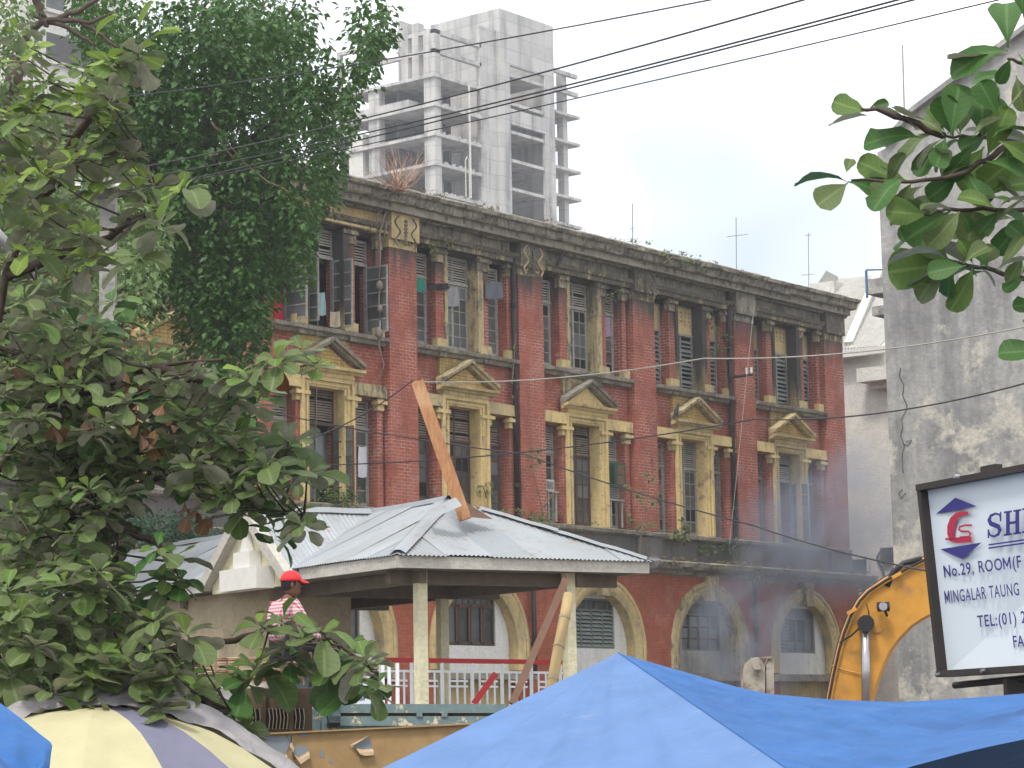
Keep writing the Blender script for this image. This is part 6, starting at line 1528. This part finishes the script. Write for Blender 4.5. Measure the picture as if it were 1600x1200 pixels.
# bare strangler shrub with roots on the cornice
rc = ony(622, 297, -.75); RS = thing('strangler_shrub', 'bare reddish twigs sprouting from the cornice with roots crawling down the pilaster', 'shrub', rc)
M['twig'] = simple('reddish_twig', (.42, .27, .19), .85, var=.3, b=0); M['root'] = simple('grey_root', (.24, .2, .165), .9, var=.4, sc=5)
m_ = MB()
for i in range(60):
    tx, ty = rnd.gauss(622, 30), rnd.uniform(222, 285); tx = max(574, min(668, tx)); e = ony(tx, ty, -.75+jit(.9)); mid_ = rc.lerp(e, .5)+Vector((jit(.15), jit(.2), jit(.12)-.06*abs(tx-620)/30))
    m_.tube([rc+Vector((jit(.2), jit(.1), 0)), mid_, e], [.014, .008, .003], 4)
    if rnd.random() < .6: m_.tube([mid_, mid_.lerp(e, .6)+Vector((jit(.4), jit(.3), .15))], [.006, .003], 3)
m_.build('twigs', M['twig'], RS, kind='stuff')
for pts, r_ in (([(620,300),(606,320),(598,345),(593,365),(594,400),(592,440)], .055), ([(622,300),(628,325),(612,345),(604,350),(600,372)], .05), ([(612,305),(592,325),(588,345),(590,362)], .035), ([(625,300),(636,318),(626,340),(618,352),(630,370)], .03), ([(615,300),(600,302),(580,310),(574,303)], .025), ([(630,298),(650,306),(672,312),(690,310)], .02), ([(608,318),(590,335),(584,342),(578,360)], .025), ([(635,300),(648,318),(668,325)], .018), ([(592,440),(593,448),(592,470),(594,500)], .035), ([(598,345),(610,352),(606,362)], .03), ([(628,325),(640,350),(648,380),(650,400)], .02), ([(594,500),(592,540),(600,570),(590,600)], .025)):
    m_ = MB(); P = [ony(x_, y_, -.08 if y_ > 318 else -.6+.02*(y_-300)) for x_, y_ in pts]; m_.tube(P, [r_*(1-.5*i/(len(P)-1)) for i in range(len(P))], 6); m_.build('root', M['root'], RS, smooth=True)
for (x_, y_, r_) in ((593,446,.16),(594,482,.12),(592,520,.17)):
    c = ony(x_, y_, -.08); m_ = MB(); m_.tube([c-ZZ*r_, c-ZZ*r_*.5, c+ZZ*r_*.4, c+ZZ*r_*.9], [.03, r_*.7, r_*.6, .03], 8); m_.build('root_knot', M['root'], RS, smooth=True)

# ------------------------------------------------------------------ things at the windows
def acunit(label, x0, y0, x1, y1, y, stand, mat):
    a_, b_ = ony(x0, y1, y), ony(x1, y0, y); o = thing('air_conditioner', label, 'air conditioner', a_)
    m_ = MB(); m_.box(a_.x, b_.x, y, y+.5, a_.z, b_.z); m_.build('casing', mat, o)
    for i in range(6):
        z = a_.z+.06+(b_.z-a_.z-.1)*i/6; m_ = MB(); m_.box(a_.x+.05, b_.x-.05, y-.02, y-.003, z, z+.02); m_.build('grille_slat', M['metal'], o)
    for xx in (a_.x+.04, b_.x): 
        m_ = MB(); m_.beam((xx, y-.05, a_.z-stand), (xx, y-.05, a_.z), .05, .05); m_.build('stand_leg', M['frame'], o)
    m_ = MB(); m_.box(a_.x-.05, b_.x+.1, y-.1, y+.5, a_.z-.06, a_.z-.01); m_.build('shelf', M['frame'], o)
acunit('cream air conditioner on a pale bracket left of the tall brown doors', 853, 750, 866, 766, .1, .95, simple('cream_ac_casing', (.5, .5, .45), .5))
acunit('dark speckled air conditioner on a stand under the small green shutter', 951, 761, 969, 779, .1, .9, simple('dark_ac_casing', (.1, .1, .1), .6, dirt=(.4, .4, .4), sc=20, da=.6, dl=.55, dh=.6))
M['shgreen'] = simple('dark_green_shutter_paint', (.03, .08, .045), .6)
a_, b_ = ony(962, 760, -.1), ony(976, 725, -.1)
o = thing('green_shutter', 'small open dark green shutter with two wooden panels above the dark air conditioner', 'shutter', a_)
m_ = MB(); m_.box(a_.x, b_.x, -.12, -.07, a_.z, b_.z); m_.build('frame', M['shgreen'], o)
for f0, f1 in ((.08, .46), (.54, .92)):
    m_ = MB(); m_.box(a_.x+.1, b_.x-.1, -.135, -.121, a_.z+(b_.z-a_.z)*f0, a_.z+(b_.z-a_.z)*f1); m_.build('panel', simple('brown_shutter_panel', (.15, .09, .06), .8), o)
m_ = MB(); c_ = ony(950, 760, .4); d_ = ony(962, 724, .4); m_.box(c_.x, d_.x+.1, .42, .47, c_.z, d_.z); m_.build('window_panel', M['shgreen'], o)
def hang(label, pts, y, mat, name='hanging_cloth', cat='cloth', ripple=.04):
    P = []
    (x0, y0), (x1, y1) = pts
    for i in range(9):
        t = i/8; row = []
        for j in range(9):
            s_ = j/8; p = ony(x0+(x1-x0)*t, y0+(y1-y0)*s_, y); row.append(p+Vector((0, ripple*math.sin(t*9+s_*2), 0))+Vector((jit(.01), 0, -.03*math.sin(t*PI))))
        P.append(row)
    m_ = MB(); m_.grid(P); return tag(m_.build(name, mat, smooth=True), label, cat)
hang('pale turquoise towel hanging in the open window left of the rooted pilaster', [(497, 456), (508, 492)], .3, cloth('turquoise_towel', (.35, .52, .52), transl=.1))
hang('red cloth heaped in the side window beside the left tree', [(429, 462), (441, 499)], .35, cloth('red_cloth', (.45, .03, .05), transl=.1))
hang('beige mat hanging over the sill of the open window', [(516, 486), (531, 510)], .0, cloth('beige_mat', (.34, .29, .2), transl=.02), ripple=.02)
hang('grey curtain drawn behind the brown door left of the rooted pilaster', [(491, 676), (514, 760)], .9, cloth('grey_curtain', (.3, .34, .33), transl=.05))
hang('white paper sheet behind the narrow ground glass pane', [(560, 697), (573, 745)], .5, cloth('white_paper', (.65, .67, .72), transl=.02), 'paper_sheet', 'paper', .01)
hang('grey rags behind the broken panes of the second bay window', [(695, 448), (716, 478)], .45, cloth('grey_rag', (.3, .29, .3), transl=.05))
hang('green cloth knotted at the top of the narrow window by the rooted pilaster', [(652, 434), (663, 454)], .1, cloth('green_cloth', (.02, .25, .17), transl=.1))
hang('black plastic strips blowing off the line by the second pilaster', [(668, 442), (700, 452)], -.05, cloth('black_plastic', (.02, .02, .025), transl=0), 'plastic_strip', 'plastic')
hang('faded violet curtain in the side window by the third pilaster', [(942, 495), (953, 525)], .45, cloth('violet_curtain', (.35, .26, .36), transl=.05))
hang('torn grey plastic hanging from the right window of the second bay', [(760, 440), (785, 466)], .0, cloth('grey_plastic', (.13, .14, .16), transl=.05), 'plastic_strip', 'plastic')
def bird(label, px, py, y):
    c = ony(px, py, y); o = thing('crow', label, 'bird', c)
    m_ = MB(); d_ = Vector((.62, 0, .62)); m_.tube([c-d_*.26-ZZ*.03, c-d_*.12, c, c+d_*.12+ZZ*.05, c+d_*.2+ZZ*.12, c+d_*.27+ZZ*.13, c+d_*.36+ZZ*.11], [.012, .04, .075, .06, .045, .035, .006], 8)
    m_.build('body', M['blackr'], o, smooth=True)
    m_ = MB(); m_.prism([c-d_*.1+Vector((0, -.06, .03)), c+d_*.1+Vector((0, -.07, .04)), c-d_*.3+Vector((0, -.03, -.06))], (0, .012, 0)); m_.build('wing', M['blackr'], o)
    m_ = MB(); m_.tube([c-ZZ*.05, c-ZZ*.14], .008, 4); m_.tube([c-ZZ*.05+d_*.05, c-ZZ*.14+d_*.05], .008, 4); m_.build('legs', M['blackr'], o)
bird('black crow perched on the moulding above the third bay window', 874, 407, -.12)
bird('black crow perched on the left slope of the fourth pediment', 1056, 645, -.2)

# ------------------------------------------------------------------ man in the red cap
def skin_mesh(name, V, E, R, lv=2):
    me = bpy.data.meshes.new(name); me.from_pydata(V, E, []); ob = bpy.data.objects.new(name, me); COL.objects.link(ob)
    md = ob.modifiers.new('s', 'SKIN'); md.use_smooth_shade = True
    for i, r in enumerate(R): me.skin_vertices[0].data[i].radius = (r, r) if not isinstance(r, tuple) else r
    me.skin_vertices[0].data[0].use_root = True
    sb_ = ob.modifiers.new('u', 'SUBSURF'); sb_.levels = lv; sb_.render_levels = lv
    dg = bpy.context.evaluated_depsgraph_get(); out = bpy.data.meshes.new_from_object(ob.evaluated_get(dg)); bpy.data.objects.remove(ob)
    out.polygons.foreach_set('use_smooth', [True]*len(out.polygons)); return out
seat = pw(442, 1022, 25.2)
PN = thing('person', 'person in a bright red cap and red checked shirt sitting on the truck rack', 'person', seat)
fd = (RH*.86+FH*.5).normalized(); sd_ = (RH*.5-FH*.86).normalized()      # facing, and the body's right side towards us
def B(f, s_, u): return fd*f+sd_*s_+ZZ*u
V = [B(0,0,.1), B(-.02,0,.28), B(.02,0,.44), B(.05,0,.55), B(.07,0,.62), B(.03,.19,.48), B(.16,.27,.24), B(.36,.22,.08), B(.43,.2,.04), B(.03,-.19,.48), B(.2,-.26,.25), B(.4,-.18,.14), B(.46,-.16,.13),
     B(.05,.1,.08), B(.45,.14,.13), B(.5,.14,-.3), B(.6,.14,-.36), B(.05,-.1,.08), B(.45,-.14,.15), B(.52,-.14,-.3), B(.62,-.14,-.36)]
E_ = [(0,1),(1,2),(2,3),(3,4),(2,5),(5,6),(6,7),(7,8),(2,9),(9,10),(10,11),(11,12),(0,13),(13,14),(14,15),(15,16),(0,17),(17,18),(18,19),(19,20)]
Rr = [.13,.12,.115,.055,.05,.06,.045,.032,.03,.06,.045,.032,.03,.09,.065,.045,.035,.09,.065,.045,.035]
for hand, base in ((8, B(.43,.2,.04)), (12, B(.46,-.16,.13))):
    for q in range(5):
        o1 = base+fd*(.04 if q else .0)+sd_*(-.032+.018*q)+ZZ*(0 if q else .02); o2 = o1+fd*(.05 if q else .035)+ZZ*(-.01); o3 = o2+fd*.025-ZZ*.025
        i0 = len(V); V += [o1, o2, o3]; E_ += [(hand, i0), (i0, i0+1), (i0+1, i0+2)]; Rr += [.011, .0095, .008]
SKN = simple('brown_skin', (.16, .075, .045), .6, var=.15)
bme = skin_mesh('body', V, E_, Rr); bme.materials.append(SKN); bo_ = bpy.data.objects.new('body', bme); COL.objects.link(bo_); bo_.parent = PN
def chk():
    t = NT('red_checked_cotton'); X, Y, Z = t.xyz(); k = 140
    a_ = t.math('GREATER_THAN', t.math('SINE', t.math('MULTIPLY', t.math('ADD', X, Y), k)), 0.1); b_ = t.math('GREATER_THAN', t.math('SINE', t.math('MULTIPLY', Z, k*1.2)), 0.1)
    s_ = t.math('MULTIPLY', t.math('ADD', a_, b_), .5); return t.done(t.mix(s_, (.62, .5, .52), (.34, .03, .06)), .85)
shm = skin_mesh('shirt', [V[0], V[1], V[2], V[3]+ZZ*.005, V[5], V[6], V[6].lerp(V[7], .75), V[9], V[10], V[10].lerp(V[11], .75)], [(0,1),(1,2),(2,3),(2,4),(4,5),(5,6),(2,7),(7,8),(8,9)], [.17,.165,.185,.1,.095,.068,.055,.095,.068,.055]); shm.materials.append(chk())
o = bpy.data.objects.new('shirt', shm); COL.objects.link(o); o.parent = PN
trm = skin_mesh('trousers', [V[0], V[13], V[14], V[15], V[17], V[18], V[19]], [(0,1),(1,2),(2,3),(0,4),(4,5),(5,6)], [.15,.105,.085,.06,.105,.085,.06]); trm.materials.append(simple('dark_trousers', (.035, .03, .035), .9))
o = bpy.data.objects.new('trousers', trm); COL.objects.link(o); o.parent = PN
hc = B(.1, 0, .72); hd = (RH*.95+FH*.25).normalized(); hs = ZZ.cross(hd)
def ell(c, ax, n=14, mz=-9, mb=None, cut=None):
    m_ = mb or MB(); P = []
    for i in range(n+1):
        th = PI*i/n; row = []
        for j in range(2*n+1):
            ph = 2*PI*j/(2*n); p = hd*math.cos(ph)*math.sin(th)*ax[0]+hs*math.sin(ph)*math.sin(th)*ax[1]+ZZ*math.cos(th)*ax[2]
            if cut is not None and math.cos(th)*ax[2] < cut: p.z = cut
            row.append(c+p)
        P.append(row)
    m_.grid(P); return m_
def pm(name, mb, mat):
    o_ = bpy.data.objects.new(name, mb.mesh(name, mat, Vector((0, 0, 0)), True)); COL.objects.link(o_); o_.parent = PN; return o_
hm = ell(hc, (.098, .078, .122)); ell(hc+hd*.02-ZZ*.07, (.07, .055, .06), mb=hm)
hm.prism([hc+hd*.092+hs*.012-ZZ*.035, hc+hd*.092-hs*.012-ZZ*.035, hc+hd*.118-ZZ*.03, hc+hd*.092+ZZ*.01][:3], ZZ*.03)
ell(hc+hd*.088-ZZ*.062, (.012, .024, .009), mb=hm, n=8)
for s_ in (-1, 1): ell(hc-hd*.005+hs*.078*s_-ZZ*.01, (.018, .01, .03), mb=hm, n=8)
pm('head', hm, SKN)
for s_ in (-1, 1): pm('eye', ell(hc+hd*.086+hs*.03*s_+ZZ*.005, (.01, .013, .008), n=8), M['blackr'])
pm('hair', ell(hc-hd*.012+ZZ*.005, (.1, .083, .105)), simple('black_hair', (.012, .01, .01), .7))
CR = simple('bright_red_cap', (.62, .025, .03), .6, var=.12)
cp_ = ell(hc+ZZ*.03-hd*.004, (.116, .096, .115), cut=.0); pm('cap', cp_, CR)
P = []
for i in range(9):
    a = math.radians(-62+i*15.5); P.append([hc+ZZ*.035+hd*math.cos(a)*.1+hs*math.sin(a)*.085, hc+ZZ*.03+hd*(math.cos(a)*.125+.02)+hs*math.sin(a)*.095, hc+ZZ*.008+hd*(math.cos(a)*.14+.055)+hs*math.sin(a)*.08])
m_ = MB(); m_.grid(P); m_.grid([[p+ZZ*.006 for p in r] for r in P]); pm('cap_brim', m_, CR)
# ------------------------------------------------------------------ smoke drifting before the right end of the facade
def smoke():
    m_ = MB(); m_.box(18.5, 35.5, -4.2, -.95, 2.2, 11.5); mt = bpy.data.materials.new('drifting_smoke'); mt.use_nodes = True; t = mt.node_tree; t.nodes.clear()
    out = t.nodes.new('ShaderNodeOutputMaterial'); pv = t.nodes.new('ShaderNodeVolumePrincipled'); t.links.new(pv.outputs[0], out.inputs['Volume'])
    pv.inputs['Color'].default_value = (.55, .62, .78, 1); geo = t.nodes.new('ShaderNodeNewGeometry')
    def blob(c, r):
        s_ = t.nodes.new('ShaderNodeVectorMath'); s_.operation = 'SUBTRACT'; t.links.new(geo.outputs['Position'], s_.inputs[0]); s_.inputs[1].default_value = c
        d_ = t.nodes.new('ShaderNodeVectorMath'); d_.operation = 'DIVIDE'; t.links.new(s_.outputs[0], d_.inputs[0]); d_.inputs[1].default_value = r
        l_ = t.nodes.new('ShaderNodeVectorMath'); l_.operation = 'LENGTH'; t.links.new(d_.outputs[0], l_.inputs[0])
        m2 = t.nodes.new('ShaderNodeMapRange'); t.links.new(l_.outputs['Value'], m2.inputs[0]); m2.inputs[1].default_value = 1; m2.inputs[2].default_value = .1; return m2.outputs[0]
    def mul(a, b, op='MULTIPLY'):
        x = t.nodes.new('ShaderNodeMath'); x.operation = op
        for k, v in ((0, a), (1, b)):
            if isinstance(v, bpy.types.NodeSocket): t.links.new(v, x.inputs[k])
            else: x.inputs[k].default_value = v
        return x.outputs[0]
    nz_ = t.nodes.new('ShaderNodeTexNoise'); t.links.new(geo.outputs['Position'], nz_.inputs['Vector']); nz_.inputs['Scale'].default_value = .55; nz_.inputs['Detail'].default_value = 4; nz_.inputs['Distortion'].default_value = .8
    mr = t.nodes.new('ShaderNodeMapRange'); t.links.new(nz_.outputs['Fac'], mr.inputs[0]); mr.inputs[1].default_value = .38; mr.inputs[2].default_value = .72
    b1 = mul(blob((22.6, -2.4, 4.3), (2.9, 1.7, 2.6)), 1.1); b2 = mul(blob((26.5, -2.4, 7.6), (5.0, 1.7, 2.4)), .8); b3 = mul(blob((29.5, -2.4, 8.6), (5.4, 1.6, 3.4)), .45)
    t.links.new(mul(mul(mul(b1, b2, 'ADD'), b3, 'ADD'), mul(mr.outputs[0], 1.5)), pv.inputs['Density'])
    m_.build('smoke', mt, kind='stuff')
smoke()
# ------------------------------------------------------------------ hazy air
mt = bpy.data.materials.new('hazy_air'); mt.use_nodes = True; t = mt.node_tree; t.nodes.clear()
out = t.nodes.new('ShaderNodeOutputMaterial'); pv = t.nodes.new('ShaderNodeVolumePrincipled'); t.links.new(pv.outputs[0], out.inputs['Volume'])
pv.inputs['Color'].default_value = (.93, .95, 1, 1); pv.inputs['Density'].default_value = .0006; pv.inputs['Anisotropy'].default_value = .2
m_ = MB(); m_.box(-905, 1405, -905, 1405, -1.0, 92); m_.build('haze', mt, kind='stuff')

# ------------------------------------------------------------------ groups of repeated things
GR = {'power_line': 'overhead cables crossing the street', 'hanging_wire': 'thin wires hanging before the facade', 'antenna': 'antennas on the parapet', 'wall_sapling': 'plants rooted in the facade',
      'air_conditioner': 'air conditioners at the windows', 'crow': 'crows perched on the facade', 'notice_board': 'notices beside the railing', 'hanging_cloth': 'cloths hanging at the windows',
      'white_railing': 'white railings of the shelter', 'plank': 'timbers leaning on the shelter', 'plastic_strip': 'plastic strips blowing at the windows'}
for o in list(SC.objects):
    n_ = o.name.split('.')[0]
    if n_ in GR and o.parent is None: o['group'] = GR[n_]
